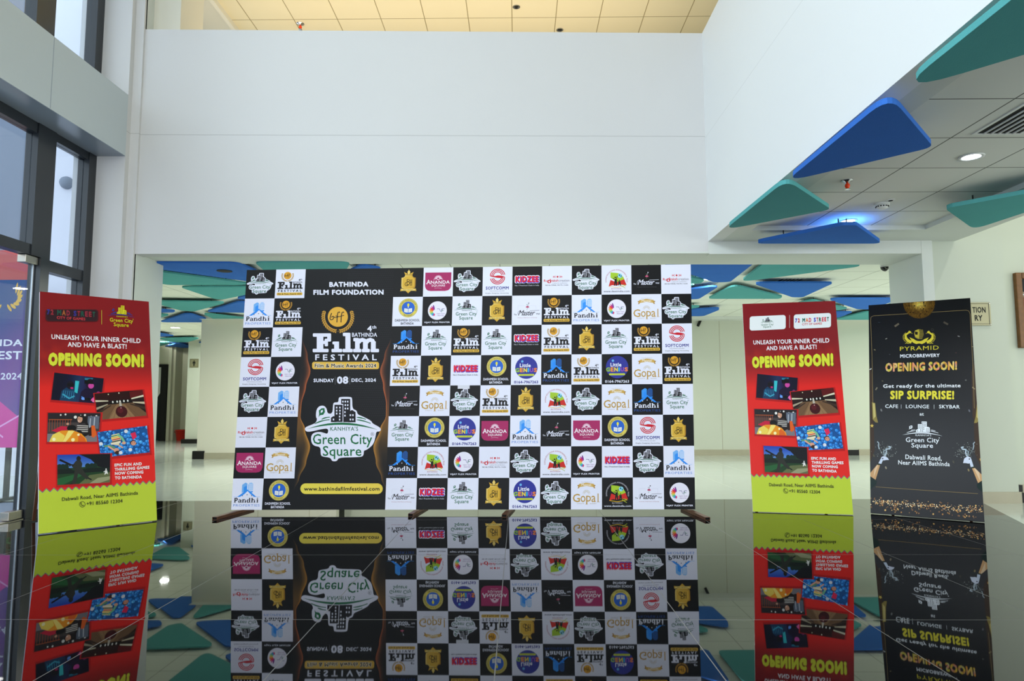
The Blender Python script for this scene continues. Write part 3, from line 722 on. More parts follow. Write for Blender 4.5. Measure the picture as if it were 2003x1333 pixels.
def ph_kart(A):
    A.rect(0, 0, 100, 56, (70, 62, 62)); A.rect(0, 0, 100, 18, (38, 34, 38)); A.rect(0, 40, 100, 56, (122, 118, 124))
    for x, y, r in ((24, 4, 1.6), (33, 3, 1.8), (52, 8, 3), (70, 4, 2), (82, 8, 2.6), (92, 6, 2), (62, 5, 1.6)): A.circ(x, y, r, (236, 232, 226), 10)
    A.rect(76, 6, 98, 30, (96, 104, 120)); A.rect(80, 10, 82, 34, (180, 186, 196)); A.rect(88, 8, 90, 34, (180, 186, 196))
    for i in range(9): A.rect(3+i*5, 12, 4+i*5, 36, (150, 72, 40))
    A.rect(2, 12, 46, 13.4, (170, 84, 44)); A.poly([(8, 34), (26, 25), (38, 26), (40, 32), (20, 38)], (196, 30, 62))
    A.poly([(54, 10), (58, 5), (66, 4), (73, 8), (77, 20), (84, 40), (72, 46), (60, 40), (60, 20)], (26, 20, 20)); A.ell(61, 12, 5, 6.5, (206, 152, 124)); A.poly([(56, 6), (60, 4), (70, 8), (68, 16), (66, 9)], (24, 18, 18)); A.line([(57.5, 15.5), (60.5, 15.5)], 1.1, (250, 246, 240)); A.circ(58.5, 11, .7, (30, 20, 20), 6)
    A.poly([(56, 22), (70, 19), (78, 26), (78, 38), (62, 40), (56, 34)], (58, 52, 54))
    for i in range(4): A.line([(56, 24+i*3.6), (78, 25+i*3.6)], 1.3, (222, 216, 208))
    A.line([(57, 26), (46, 28), (38, 22)], 3.4, (70, 62, 62)); A.ell(38, 21, 2.6, 2.2, (206, 152, 124)); A.ell(46, 29, 9, 6, (18, 18, 20)); A.ell(62, 36, 6, 2.4, (24, 22, 24), 14, .3)
    A.poly([(84, 24), (90, 24), (96, 42), (90, 48), (84, 44)], (224, 96, 32)); A.poly([(78, 30), (84, 26), (86, 44), (80, 44)], (40, 26, 24))
    A.poly([(4, 56), (10, 42), (26, 34), (48, 33), (66, 40), (76, 50), (78, 56)], (236, 148, 32)); A.poly([(4, 56), (10, 42), (22, 36), (34, 44), (30, 56)], (240, 210, 90)); A.poly([(40, 34), (52, 34), (44, 46), (36, 56), (30, 56)], (250, 226, 120)); A.poly([(60, 40), (72, 48), (76, 56), (60, 56)], (226, 100, 30))
    A.circ(13, 51, 3.4, (250, 244, 190), 12); A.circ(50, 52, 3.6, (252, 240, 170), 12); A.circ(60, 42, 2.4, (250, 240, 180), 12)
def ph_balls(A):
    A.rect(0, 0, 100, 56, (24, 84, 150)); rnd_balls(A, 210, 3)
    A.poly([(28, 10), (44, 8), (46, 22), (40, 34), (24, 30)], (226, 214, 170))
    for i, c in enumerate([(60, 140, 90), (240, 190, 60), (208, 60, 50), (60, 60, 70), (238, 230, 210)]): A.poly([(27-i*.6, 12+i*4), (45, 10+i*4), (45, 12.4+i*4), (27-i*.6, 14.4+i*4)], c)
    A.line([(40, 10), (48, 18), (52, 28)], 4.4, (120, 190, 150)); A.ell(51, 30, 4, 3, (226, 170, 140)); A.line([(10, 32), (22, 33), (32, 38)], 4.2, (96, 150, 110)); A.line([(18, 33), (26, 40), (32, 44)], 3.6, (222, 168, 140))
    A.ell(34, 44, 5.4, 5, (220, 160, 130)); A.ell(36, 49, 6, 4, (60, 36, 30)); A.line([(40, 34), (48, 40)], 3, (222, 168, 140))
    A.poly([(66, 12), (76, 10), (78, 20), (70, 26)], (222, 40, 84)); A.ell(70, 32, 7, 5.5, (70, 42, 36)); A.ell(70, 33, 5, 4.6, (216, 152, 124)); A.circ(68, 32, .7, (20, 14, 12), 6); A.circ(72, 32, .7, (20, 14, 12), 6)
    rg = random.Random(9)
    for x, y in ((60, 24), (64, 40), (24, 22), (14, 38), (44, 50), (56, 16), (78, 30), (52, 40)): A.circ(x, y, 4, (46, 140, 224), 14); A.circ(x-1.2, y-1.4, 1.4, (120, 190, 245), 8)
    for x, y in ((58, 6), (62, 46), (42, 50), (4, 26)): A.circ(x, y, 3.8, (224, 226, 232), 14)
def ph_cric(A):
    A.grid(0, 0, 100, 32, 6, 6, lambda x, y: (26+y*2.6, 64+y*3.0, 170+y*1.4)); A.poly([(0, 26), (100, 22), (100, 56), (0, 56)], (30, 62, 34))
    A.poly([(40, 0), (100, 0), (100, 30), (76, 24), (62, 10)], (16, 18, 24)); A.poly([(0, 18), (14, 20), (30, 30), (60, 26), (100, 26), (100, 34), (0, 36)], (18, 30, 26))
    for x in (4, 10, 16, 56, 64, 70): A.ell(x, 22, 5, 5, (20, 44, 34), 10)
    A.poly([(40, 56), (60, 40), (100, 36), (100, 56)], (96, 104, 66)); A.poly([(60, 56), (76, 46), (100, 44), (100, 50), (80, 56)], (150, 152, 116)); A.poly([(0, 44), (40, 36), (46, 40), (10, 56), (0, 56)], (36, 92, 50))
    k = (28, 30, 30); s = (44, 46, 40)
    A.line([(4, 9), (24, 19)], 3.6, (18, 16, 18)); A.ell(39, 8, 4.2, 5, k); A.poly([(34, 12), (42, 10), (46, 18), (44, 28), (34, 30), (26, 22)], s); A.line([(30, 20), (24, 19), (22, 22)], 3, k)
    A.poly([(32, 28), (46, 27), (50, 34), (60, 46), (54, 48), (42, 38), (38, 36), (36, 48), (32, 56), (26, 55), (30, 42)], s); A.line([(58, 46), (64, 49)], 2.6, k); A.line([(28, 55), (22, 56)], 2.4, k)
    A.ell(92, 30, 1.4, 1.6, (226, 224, 220), 8); A.poly([(90, 32), (94, 32), (96, 40), (93, 38), (89, 41)], (226, 224, 220)); A.line([(91, 33), (87, 35)], 1, (226, 224, 220))
def shadowed(A, H, quad, fn):
    xs = [q[0] for q in quad]; 
    for e in (10, 6): A.poly([(x+(-1 if i in (0, 3) else 1)*e*.8+2, y+(-1 if i < 2 else 1)*e*.8+5) for i, (x, y) in enumerate(quad)], (150+e*5, 24, 26))
    Hq = homog([(0, 0), (100, 0), (100, 56), (0, 56)], quad)
    A.push(Hq); A.clip = (0, 0, 100, 56); fn(A); A.clip = None; A.pop()
LQ = [(78, 573), (291, 592), (307, 1020), (75, 1048)]; RQ = [(1452, 597), (1634, 590), (1669, 1009), (1473, 1003)]; PQ = [(1699, 600), (1898, 585), (1926, 1023), (1703, 1007)]
UV = [(0, 0), (1, 0), (1, 1), (0, 1)]
HL, HR, HP = homog(LQ, UV), homog(RQ, UV), homog(PQ, UV)
def street(A, x0, y0, x1, y1, dim=False):
    """the multicoloured games-street wordmark in its box"""
    cols = [(60, 60, 190), (214, 40, 60), (20, 100, 80), (240, 120, 50), (214, 40, 70), (60, 50, 190), (214, 40, 60), (20, 100, 80), (210, 40, 60), (30, 100, 80)]
    if dim: cols = [tuple(int(q*.62+18) for q in c) for c in cols]
    chars = '72 MAD STREET'; w = dict(zip('72MADSTRE', (1, 1.05, 1.4, 1.3, 1.2, 1.05, 1.0, 1.15, 1.0)))
    tot = sum(w.get(c, .7)+.28 for c in chars); x = x0; k = (x1-x0)/tot; i = 0
    H = y1-y0
    cm = {0: 5, 1: 1, 2: 2, 3: 3, 4: 4, 5: 5, 6: 1, 7: 2, 8: 4, 9: 1, 10: 9}
    for c in chars:
        if c != ' ':
            ww = w[c]*k; A.text(c, x, y0, x+ww, y0+H*.58, cols[cm[i] % 10], .05); i += 1; x += ww+.28*k
        else: x += .98*k
    A.text('CITY OF GAMES', x0+(x1-x0)*.2, y0+H*.7, x0+(x1-x0)*.78, y1, (206, 60, 70), .02)
def red_art(side):
    A = Art()
    def bgc(x, y):
        t = max(0, min(1, (y-.30)/.12)); n = .5+.5*math.sin(x*37+y*23)*math.sin(x*11-y*61)
        b = 26*math.exp(-((y-.27)/.045)**2)*n
        return (134+94*t+b*1.4, 24+14*t+b*.5, 30+2*t)
    A.grid(0, 0, 1, .86, 24, 60, bgc); A.layer = .05
    nz = 34; zz = []
    for i in range(nz+1): zz.append((i/nz, .838+(.007 if i % 2 else -.007)))
    A.poly([(x, y-.004) for x, y in zz]+[(1, .9), (0, .9)], (96, 120, 130))
    A.poly(zz+[(1, 1), (0, 1)], (188, 206, 56)); A.layer = .1
    A.push(crop(60, 560, 2.6655, HL))
    st = (186, 30, 30)
    A.stext('UNLEASH YOUR INNER CHILD', (108, 270), (573, 290), 25, (236, 232, 236), .03)
    A.stext('AND HAVE A BLAST!', (193, 310), (500, 320), 25, (236, 232, 236), .03)
    A.stext('OPENING SOON!', (95, 392), (593, 398), 72, (110, 66, 24), .085)
    A.stext('OPENING SOON!', (92, 388), (590, 394), 70, (218, 222, 58), .085)
    for q, f in (([(123, 457), (381, 487), (365, 620), (106, 600)], ph_vr), ([(332, 567), (583, 545), (604, 680), (350, 704)], ph_bowl), ([(90, 668), (365, 668), (352, 818), (85, 820)], ph_kart),
                 ([(347, 768), (605, 733), (621, 872), (365, 901)], ph_balls), ([(138, 888), (414, 880), (412, 1030), (138, 1046)], ph_cric)):
        shadowed(A, None, q, f); A.layer += .05
    for t, a, b in (('EPIC FUN AND', (436, 940), (578, 932)), ('THRILLING GAMES', (437, 963), (618, 950)), ('NOW COMING', (438, 984), (586, 975)), ('TO BATHINDA', (438, 1007), (578, 1000))):
        A.stext(t, a, b, 16, (240, 236, 236), .04)
    k = (42, 44, 26)
    A.stext('Dabwali Road, Near AIIMS Bathinda', (162, 1121), (558, 1085), 22, k, .012)
    A.stext('+91 85560 12304', (290, 1142), (478, 1126), 19, k, .015)
    A.arc(268, 1145, 14.5, 14.5, 0, 360, 2.2, k, 24); A.line([(262, 1138), (261, 1144), (266, 1151), (273, 1152)], 3.4, k); A.ell(262, 1138, 3, 2.6, k, 8); A.ell(273, 1151, 3, 2.6, k, 8)
    if side == 'left':
        A.rrect(76, 128, 352, 192, 16, (74, 28, 34)); A.rrect(82, 132, 346, 188, 14, (50, 26, 34)); 
        A.push(lambda x, y: (x, y+(x-80)*.05)); street(A, 84, 128, 340, 176, True); A.pop()
        A.line([(369, 132), (369, 206)], 2.4, (196, 190, 60))
        A.pop(); A.push(crop(60, 560, 2.6655, HL))
        A.push(lambda x, y: (x, y+(x-480)*.06)); put(A, gcs, BIGBOX, (396, 104, 550, 228), mode='yellow'); A.pop()
    A.pop()
    if side == 'right':
        A.push(crop(1340, 460, 3.0211, HR)); A.push(lambda x, y: (x, y-(x-600)*.05))
        A.rrect(381, 478, 594, 562, 15, (238, 240, 240)); A.rrect(642, 478, 862, 564, 15, (238, 240, 240))
        put(A, gcs, BIGBOX, (440, 486, 532, 554), mode='white'); A.line([(617, 480), (617, 556)], 2.2, (222, 200, 200))
        street(A, 650, 502, 853, 545); A.pop(); A.pop()
    return A
def brewery_art():
    A = Art(); A.uvclip = True; rg = random.Random(5)
    A.grid(0, 0, 1, 1, 12, 30, lambda x, y: tuple(24+34*math.exp(-((y-.72)/.33)**2)+q for q in (0, 0, 3)))
    A.layer = .03
    for s_ in (0, 1):
        X = (lambda d: d) if s_ == 0 else (lambda d: 1-d)
        for a, b in ((.30, .62), (.38, .78)): A.poly([(X(0), a), (X(.03), a+.06), (X(.045), b-.06), (X(0), b)], (70, 54, 44))
    A.push(crop(1690, 580, 6.0583, HP)); g = (176, 150, 96)
    A.line([(108, 1340), (95, 700), (80, 300), (84, 262), (112, 246), (700, 208), (1210, 176), (1244, 186), (1258, 220), (1290, 800), (1310, 1340)], 5, (150, 128, 84))
    # mirror ball
    A.clip = (0, 0, 2000, 1400)
    A.push(lambda x, y: (x, max(y, 112-(x-50)*.0735)))
    cx, cy, R_ = 655, 88, 188
    A.circ(cx, cy, R_, (58, 42, 16), 50)
    for j in range(-15, 16):
        la = j/16*math.pi/2; yy = cy+R_*math.sin(la); rr = R_*math.cos(la)
        if yy < 60: continue
        for i in range(-15, 16):
            lo = i/16*math.pi/2; x = cx+rr*math.sin(lo); w = rr*math.cos(lo)*.082+1; h = R_*math.cos(la)*.082
            d = math.exp(-((x-cx)/75)**2-((yy-110)/50)**2); b = .35+.5*rg.random()*(.6+.8*d)+.6*d
            if rg.random() < .06: b *= .3
            c = (min(255, 150*b+70*d+30), min(250, 118*b+80*d+14), min(220, 40*b+60*d))
            A.tri([(x-w/2, yy-h/2), (x+w/2, yy-h/2), (x+w/2, yy+h/2), (x-w/2, yy+h/2)], c)
    A.layer += .02; A.pop(); A.clip = None
    for x, y, w, h, r, c in ((390, 355, 60, 22, -.6, (110, 100, 84)), (972, 332, 60, 22, .5, (84, 76, 66)), (265, 518, 22, 10, -.4, (150, 150, 140)), (1124, 486, 26, 10, .3, (140, 140, 136)), (128, 650, 20, 10, .4, (150, 140, 100)),
                             (305, 704, 16, 8, .2, (70, 76, 80)), (1092, 682, 14, 8, 0, (90, 60, 60)), (78, 880, 26, 10, -.5, (226, 228, 230)), (1286, 608, 20, 6, 0, (150, 130, 100)), (220, 1020, 18, 12, .4, (96, 92, 72)), (1208, 1006, 18, 14, 0, (110, 112, 110)),
                             (148, 1112, 36, 14, -1.0, (134, 126, 104)), (1300, 1100, 40, 14, .7, (150, 132, 98)), (180, 325, 26, 8, .1, (44, 58, 68))):
        ca, sa = math.cos(r), math.sin(r)
        A.poly([(x+a*w/2*ca-b*h/2*sa, y+a*w/2*sa+b*h/2*ca) for a, b in ((-1, -1), (1, -1), (1, 1), (-1, 1))], c)
    # emblem: bust between two birds
    y_ = (226, 206, 60); yd = (120, 104, 40); kk = (30, 28, 24)
    A.ell(655, 458, 54, 56, yd, 24); A.poly([(602, 440), (640, 410), (700, 408), (710, 470), (690, 520), (640, 522), (606, 500)], (120, 106, 44)); A.poly([(606, 420), (650, 406), (660, 440), (652, 516), (610, 500), (596, 460)], (196, 176, 60)); A.poly([(606, 430), (640, 438), (636, 470), (606, 466)], kk)
    for i in range(5): A.line([(664, 420+i*20), (706, 422+i*20)], 3, (60, 52, 24))
    A.poly([(540, 500), (590, 520), (655, 535), (720, 520), (770, 500), (730, 560), (690, 580), (655, 572), (620, 580), (580, 562)], y_); A.arc(655, 490, 66, 48, 25, 155, 14, kk, 16)
    for s_ in (-1, 1):
        P = lambda x, y: (655+s_*x, y)
        A.line([P(104, 430), P(130, 450), P(160, 470), P(158, 510), P(130, 540), P(90, 560)], 26, y_, taper=lambda t: .5+1.1*t if t < .7 else 1.3); A.ell(*P(112, 440), 18, 13, y_, 12); A.line([P(110, 428), P(112, 424), P(124, 428)], 5, y_)
        A.line([P(92, 450), P(80, 456)], 5, y_)
        for i in range(9):
            a = math.radians(-50+i*14); A.ell(*P(112+76*math.cos(a), 500+64*math.sin(a)), 9, 3.5, y_, 8, a*s_)
        A.line([P(130, 550), P(140, 568), P(166, 572)], 5, y_); A.line([P(110, 560), P(116, 572), P(140, 574)], 5, y_); A.line([P(140, 480), P(110, 500), P(84, 470)], 7, kk)
    A.arc(812, 408, 14, 12, 0, 360, 4, (70, 68, 60), 14)
    A.stext('PYRAMID', (427, 638), (888, 620), 48, (222, 204, 58), .0, 1.1)
    A.stext('MICROBREWERY', (430, 724), (898, 712), 42, (240, 240, 246), .035)
    A.stext('OPENING SOON!', (254, 860), (1104, 834), 106, lambda x, y: (226+20*math.sin(x*.04+y*.09), 176+36*math.sin(x*.05+y*.07), 96+50*math.sin(x*.08-y*.05)), .06)
    A.stext('Get ready for the ultimate', (228, 1088), (1146, 1076), 58, (238, 240, 244), .03)
    A.stext('SIP SURPRISE!', (312, 1186), (1070, 1184), 104, (234, 220, 66), .05)
    A.pop()
    A.push(crop(1690, 790, 5.332, HP))
    w = (234, 238, 242)
    A.stext('CAFE', (222, 42), (357, 43), 38, w, .02); A.rect(388, 24, 391, 66, w); A.stext('LOUNGE', (438, 43), (681, 44), 38, w, .02); A.rect(731, 24, 734, 68, w); A.stext('SKYBAR', (784, 43), (1000, 45), 38, w, .02)
    A.stext('at', (582, 124), (626, 125), 28, w, .03)
    A.push(lambda x, y: (x, y+(x-610)*.012)); put(A, gcs, BIGBOX, (392, 190, 838, 500), mode='solid'); A.pop()
    A.stext('Dabwali Road,', (433, 574), (812, 588), 56, w, .02); A.stext('Near AIIMS Bathinda', (358, 628), (896, 644), 46, w, .02)
    A.line([(124, 886), (620, 918), (1190, 950)], 4, (150, 126, 80))
    # raised arms with opened bottles and spray
    for s_, ox in ((1, 0), (-1, 1)):
        P = (lambda x, y: (x, y)) if s_ > 0 else (lambda x, y: (1293-x+(4 if y < 700 else 20), y+28*(y > 600)))
        A.poly([P(66, 778), P(136, 826), P(128, 862), P(66, 918)], (26, 44, 42)); A.poly([P(66, 775), P(66, 742), P(138, 655), P(168, 660), P(122, 812)], (206, 160, 112)); A.poly([P(110, 700), P(138, 656), P(150, 658), P(100, 790)], (226, 196, 158))
        A.line([P(140, 646), P(172, 655)], 14, (52, 62, 50)); A.poly([P(152, 640), P(176, 590), P(196, 574), P(206, 590), P(182, 646)], (206, 216, 234)); A.poly([P(180, 576), P(214, 560), P(250, 584), P(262, 604), P(236, 604), P(206, 610), P(186, 602)], (216, 222, 240)); A.ell(*P(196, 590), 8, 7, (60, 64, 72), 10)
        A.line([P(222, 562), P(236, 520), P(232, 492), P(270, 486), P(280, 470), P(256, 464)], 15, (190, 204, 216)); A.line([P(214, 560), P(206, 510), P(230, 500)], 12, (150, 166, 176)); A.line([P(160, 492), P(150, 450), P(156, 430), P(140, 412)], 10, (176, 190, 200)); A.line([P(166, 494), P(190, 540), P(210, 556)], 6, (130, 140, 140))
        A.k = .3
        for i in range(90):
            t = rg.random(); x = rg.gauss(235, 60); y = rg.gauss(500+40*t, 45)
            if 60 < x < 370 and 380 < y < 575: q = rg.randint(90, 200); A.ell(*P(x, y), rg.uniform(2, 7), rg.uniform(1.5, 4), (q, q+6, q), 6, rg.random()*3)
        A.k = 1.0
        A.poly([P(84, 0), P(118, 10), P(132, 150), P(148, 215), P(120, 212), P(90, 180)], (150, 132, 72)); A.poly([P(92, 10), P(112, 14), P(122, 150), P(100, 176)], (206, 190, 120))
        A.poly([P(84+22*math.cos(a)+(0), 248+22*math.sin(a)) if j % 2 == 0 else P(84+9*math.cos(a), 248+9*math.sin(a)) for j, a in enumerate([math.pi/5*k-math.pi/2 for k in range(10)])], (226, 196, 96))
    for x, y, c in ((230, 686, (150, 140, 120)), (1092, 705, (140, 126, 92)), (104, 560, (90, 86, 70)), (934, 620, (84, 80, 70)), (182, 84, (130, 130, 130)), (1100, 86, (110, 110, 120)), (1216, 596, (200, 160, 90))):
        A.ell(x, y, 9, 16, c, 8, -.4)
    # bokeh lights along the foot
    A.k = .25
    for i in range(420):
        x = rg.uniform(72, 1240); band = 1040+(x-70)*.07
        if rg.random() < .78: y = rg.gauss(band, 17); r = rg.uniform(2, 5.5); c = rg.choice([(246, 214, 160), (236, 180, 110), (255, 240, 206), (200, 140, 84)])
        else: y = rg.uniform(band-50, band+95); r = rg.uniform(5, 10); c = rg.choice([(176, 124, 70), (216, 170, 100), (120, 86, 60), (150, 110, 76)])
        if y < 1146+(x-70)*.075-12: A.ell(x, y, r, r*1.05, c, 8)
    A.pop()
    return A
def centre_panel(A):
    HB = homog([(483, 529), (1351, 518), (1360, 997), (452, 998)], [(0, 0), (15, 0), (15, 8), (0, 8)])
    A.layer = .12
    A.push(crop(455, 510, 5.332, HB)); put(A, film, FB, (820, 488, 1512, 1138), on='black', big=True)
    A.stext('BATHINDA', (998, 254), (1402, 250), 52, W_, .05); A.stext('FILM FOUNDATION', (834, 336), (1560, 334), 54, W_, .05)
    A.stext('SUNDAY', (835, 1256), (1045, 1256), 38, W_, .04); A.rect(1057, 1216, 1060, 1298, (120, 120, 124)); A.stext('08', (1076, 1253), (1194, 1252), 78, W_, .045); A.rect(1208, 1216, 1211, 1298, (120, 120, 124)); A.stext('DEC, 2024', (1227, 1256), (1480, 1255), 42, W_, .035)
    A.pop()
    A.push(crop(580, 760, 5.5526, HB)); put(A, gcs, BIGBOX, (85, 98, 903, 797), mode='black', big=True)
    A.rrect(34, 1035, 920, 1150, 57, lambda x, y: (232, 208+6*math.cos(x/100), 80+150*math.exp(-((x-470)/190)**2)), 8)
    A.stext('www.bathindafilmfestival.com', (73, 1094), (885, 1093), 42, (34, 26, 20), .03)
    A.pop()

# ------------------------------------------------------------------ the setting
ZC, ZS, ZP, ZU = 2.745, 2.70, 5.09, 6.3      # side ceiling, soffit / back ceiling, parapet top, upper ceiling
YW, YB = 7.15, 7.74                          # front and back of the thick wall over the opening
# floor: pale tiles, with a black granite field laid under the atrium
fl = MB()
BK = [(-4.62, -6), (4.6, -6), (4.05, 5.2), (4.31, 5.98), (4.9, 7.5), (1.0, 7.5), (-4.1, 7.42), (-4.62, 7.40)]
n = len(fl.v); fl.v += [(x, y, 0) for x, y in BK]; fl.f.append(tuple(range(n, n+len(BK)))); fl.m.append(0)
for q in ([(-4.62, 7.40), (-4.1, 7.42), (1.0, 7.5), (4.9, 7.5), (12, 7.5), (12, 26), (-14, 26), (-14, 7.40)], [(4.9, 7.5), (4.31, 5.98), (4.05, 5.2), (4.6, -6), (12, -6), (12, 7.5)]):
    n = len(fl.v); fl.v += [(x, y, 0) for x, y in q]; fl.f.append(tuple(range(n, n+len(q)))); fl.m.append(1)
struct('floor', fl, [M['floorb'], M['floorw']])
# balcony wall over the opening (parapet of the upper gallery); its top and foot dip slightly to the right
b = MB()
def wedge(mb, x0, x1, y0, y1, zl0, zl1, zr0, zr1, mi=0):
    n = len(mb.v)
    mb.v += [(x0, y0, zl0), (x1, y0, zr0), (x1, y1, zr0), (x0, y1, zl0), (x0, y0, zl1), (x1, y0, zr1), (x1, y1, zr1), (x0, y1, zl1)]
    for f in ((0, 3, 2, 1), (4, 5, 6, 7), (0, 1, 5, 4), (3, 7, 6, 2), (0, 4, 7, 3), (1, 2, 6, 5)): mb.f.append(tuple(n+i for i in f)); mb.m.append(mi)
wedge(b, -4.1, 2.02, YW, YW+.16, 2.64, 5.158, 2.64, 5.064)
struct('wall_back_upper', b, M['wall'])
b = MB(); wedge(b, -4.1, 4.268, YW+.002, YB, 2.655, 3.9, 2.605, 3.9); b.box(2.03, 4.268, YW, YW+.1, 2.61, 2.86)
struct('wall_beam_over_opening', b, M['plaster'])
b = MB(); b.box(2.02, 2.16, -4.5, YW+.05, ZC, 5.064); struct('wall_right_upper', b, M['side'])
# column left of the opening, rising past the balcony wall
b = MB(); b.box(-4.75, -4.1, YW+.0, YB, 0, ZU); struct('wall_column_left', b, M['plaster'])
b = MB(); b.box(-4.6, -3.80, YW+.16, YB+.1, 4.2, ZU); struct('wall_gallery_pier', b, M['cream'])
# right: pillar, wall behind it with the portrait, and the step
b = MB(); b.box(4.27, 4.385, YW, YB+.06, 0, ZC+.02); struct('wall_pillar_right', b, M['plaster'])
b = MB(); b.box(4.385, 5.15, 7.19, 7.7, 0, 7.2); struct('wall_right_front', b, M['pale'])
b = MB(); b.box(5.15, 9.5, 7.36, 7.8, 0, 7.2); struct('wall_right_far', b, M['pale'])
b = MB(); b.box(9.5, 9.7, -4, 7.8, 0, 7.2); struct('wall_right_side', b, M['pale'])
b = MB(); b.box(4.385, 5.16, 7.165, 7.19, 0, .115); b.box(5.27, 9.5, 7.335, 7.36, 0, .17); struct('baseboard_right', b, M['skirting'])
b = MB(); b.box(5.155, 5.27, 7.30, 7.36, .10, .17); b.box(5.16, 5.24, 7.2, 7.36, .0, .10); struct('trim_1', b, M['black'])
# facade on the left: cladding beam, piers, glazing
XI, XG = -4.195, -4.55
b = MB(); b.box(-4.75, XI, -4.5, 7.05, 3.685, 4.36)
for y in (5.87, 4.2, 2.5): b.box(XI, XI+.002, y, y+.006, 3.69, 4.355, 1)
struct('wall_facade_beam', b, [M['panelwall'], M['soffit_cl']])
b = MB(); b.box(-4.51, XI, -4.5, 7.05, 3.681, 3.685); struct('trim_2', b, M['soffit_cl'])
b = MB(); b.box(-4.75, XI, 7.05, YW+.02, 0, ZU); b.box(XI, -4.1, 7.12, YW+.02, 0, ZU); struct('wall_pier_left', b, M['wall'])
b = MB(); b.box(-4.75, XI, -4.5, 7.05, 6.1, ZU+.1); struct('wall_facade_head', b, M['panelwall'])
# ceilings
b = MB(); b.box(-3.93, 9.7, -4.5, 13.2, ZU, ZU+.1); struct('ceiling_upper', b, M['ceil_up'])
b = MB(); b.box(-4.8, -3.98, -4.5, 13.2, ZU+.0, ZU+.1); struct('ceiling_upper_margin', b, M['cream'])
b = MB(); b.box(-3.985, -3.925, -4.5, 13.2, ZU-.07, ZU+.02); struct('trim_3', b, M['cream'])
b = MB()
FX0, FX1, FY1 = 2.32, 4.04, 6.68
b.box(2.16, FX0, -4.5, YW, ZC, ZC+.2); b.box(FX1, 4.65, -4.5, YW+.05, ZC, ZC+.2); b.box(FX0, FX1, FY1, YW, ZC, ZC+.2); b.box(2.12, 4.66, -4.5, YW+.05, ZC+.16, 3.9)
struct('ceiling_side_border', b, M['plaster'])
b = MB(); b.box(FX0, FX1, -4.5, FY1, ZC+.045, ZC+.15); struct('ceiling_side', b, M['ceil_r'])
b = MB(); b.prism([(-4.7, YB), (4.5, YB), (4.5, 25), (-15.8, 25), (-14, 22.2), (-4.85, 8.1)], ZS, ZS+.1); b.box(4.5, 9, 7.8, 25, ZS, ZS+.1); struct('ceiling_back', b, M['ceil_b'])
b = MB(); b.box(-3.4, 8.5, 13.2, 13.5, 2.645, ZS); b.box(-6.03, -3.4, 12.75, 12.9, 2.63, ZS); struct('trim_7', b, M['plaster'])
b = MB(); b.box(-4.7, 9.5, YW+.2, 13.2, 3.8, 3.9); struct('floor_gallery', b, M['cream'])
b = MB(); b.box(-4.8, 9.5, 13.0, 13.2, 3.9, ZU); struct('wall_gallery_back', b, M['cream'])
b = MB(); b.box(-4.75, -4.68, YB, 13.0, ZU-.22, ZU-.02); b.box(-4.75, -4.68, YB+.9, YB+1.0, 3.9, ZU-.2); struct('window_1', b, M['frame'])
# rooms behind the opening
YL, YR = 12.9, 13.5
b = MB(); b.box(-6.03, -3.4, YL, YL+.2, 0, ZS)
for x in (-4.86, -3.9): b.box(x, x+.008, YL-.002, YL, .1, ZS, 1)
struct('wall_partition_left', b, [M['cream'], M['skirting']])
b = MB(); b.box(-6.05, -6.03, YL, 17.9, 0, ZS); struct('wall_corridor_side', b, M['cream'])
b = MB(); b.box(-6.02, -3.4, YL-.02, YL, 0, .115); struct('baseboard_partition_left', b, M['skirting'])
b = MB(); b.box(-6.12, -5.9, YL-.03, YL+.06, 0, .15); struct('trim_4', b, M['black'])
b = MB(); b.box(-3.4, 8.5, YR, YR+.2, 0, ZS)
for x in (3.98, 6.2, 1.5, -.8): b.box(x, x+.008, YR-.002, YR, .1, ZS, 1)
struct('wall_reception', b, [M['cream2'], M['skirting']])
b = MB(); b.box(-3.4, 6.28, YR-.02, YR, 0, .115); b.box(6.62, 8.5, YR-.02, YR, 0, .115); struct('baseboard_reception', b, M['skirting'])
b = MB(); b.box(6.3, 6.62, YR-.02, YR+.0, 0, .105); struct('trim_5', b, M['black'])
b = MB(); b.box(8.5, 8.7, 7.8, 25, 0, ZS); struct('wall_back_right', b, M['cream2'])
# corridor to the washrooms
YT = 17.9
b = MB(); b.box(-8.72, -6.0, YT, YT+.2, 0, ZS); struct('wall_washroom', b, M['pale'])
b = MB(); b.box(-8.78, -8.0, YT-.08, YT, 0, .11); struct('baseboard_washroom', b, M['black'])
b = MB(); b.box(-9.75, -8.5, 19.6, 19.75, 0, ZS); b.box(-11.2, -9.75, 20.2, 20.35, 0, ZS) if False else None
b.box(-9.8, -9.7, 19.2, 19.75, 0, ZS); struct('wall_washroom_end', b, M['beige'])
b = MB(); b.box(-9.86, -9.76, 19.09, 19.2, 0, ZS); b.box(-13, -9.86, 19.08, 19.2, 2.12, ZS); struct('wall_doorway', b, M['beige'])
b = MB(); b.prism([(-4.85, 8.1), (-14, 22.2), (-15.8, 25), (-16, 25), (-14.2, 22.2), (-5.05, 8.1)], 0, 4.0); struct('wall_back_left', b, M['cream2'])
b = MB(); b.box(-15.6, 8.6, 24.8, 25, 0, ZS); struct('wall_far', b, M['cream2'])
d = thing('door_frame', 'black door frame at the corridor end beside the red bucket', 'door frame', (-9.95, 19.05, 0))
b = MB(); b.box(-10.0, -9.84, 19.0, 19.09, 0, 2.13); b.build('jamb', M['dark'], d)
b = MB(); b.box(-11.0, -10.0, 19.0, 19.09, 2.05, 2.13); b.build('head', M['dark'], d)
o = MB(); o.prism([(-10.32, 0), (-10.04, 0), (-10.05, .9), (-10.1, 1.15), (-10.14, 1.3), (-10.22, 1.34), (-10.3, 1.2), (-10.36, .7)], 19.4, 19.56, axis='y')
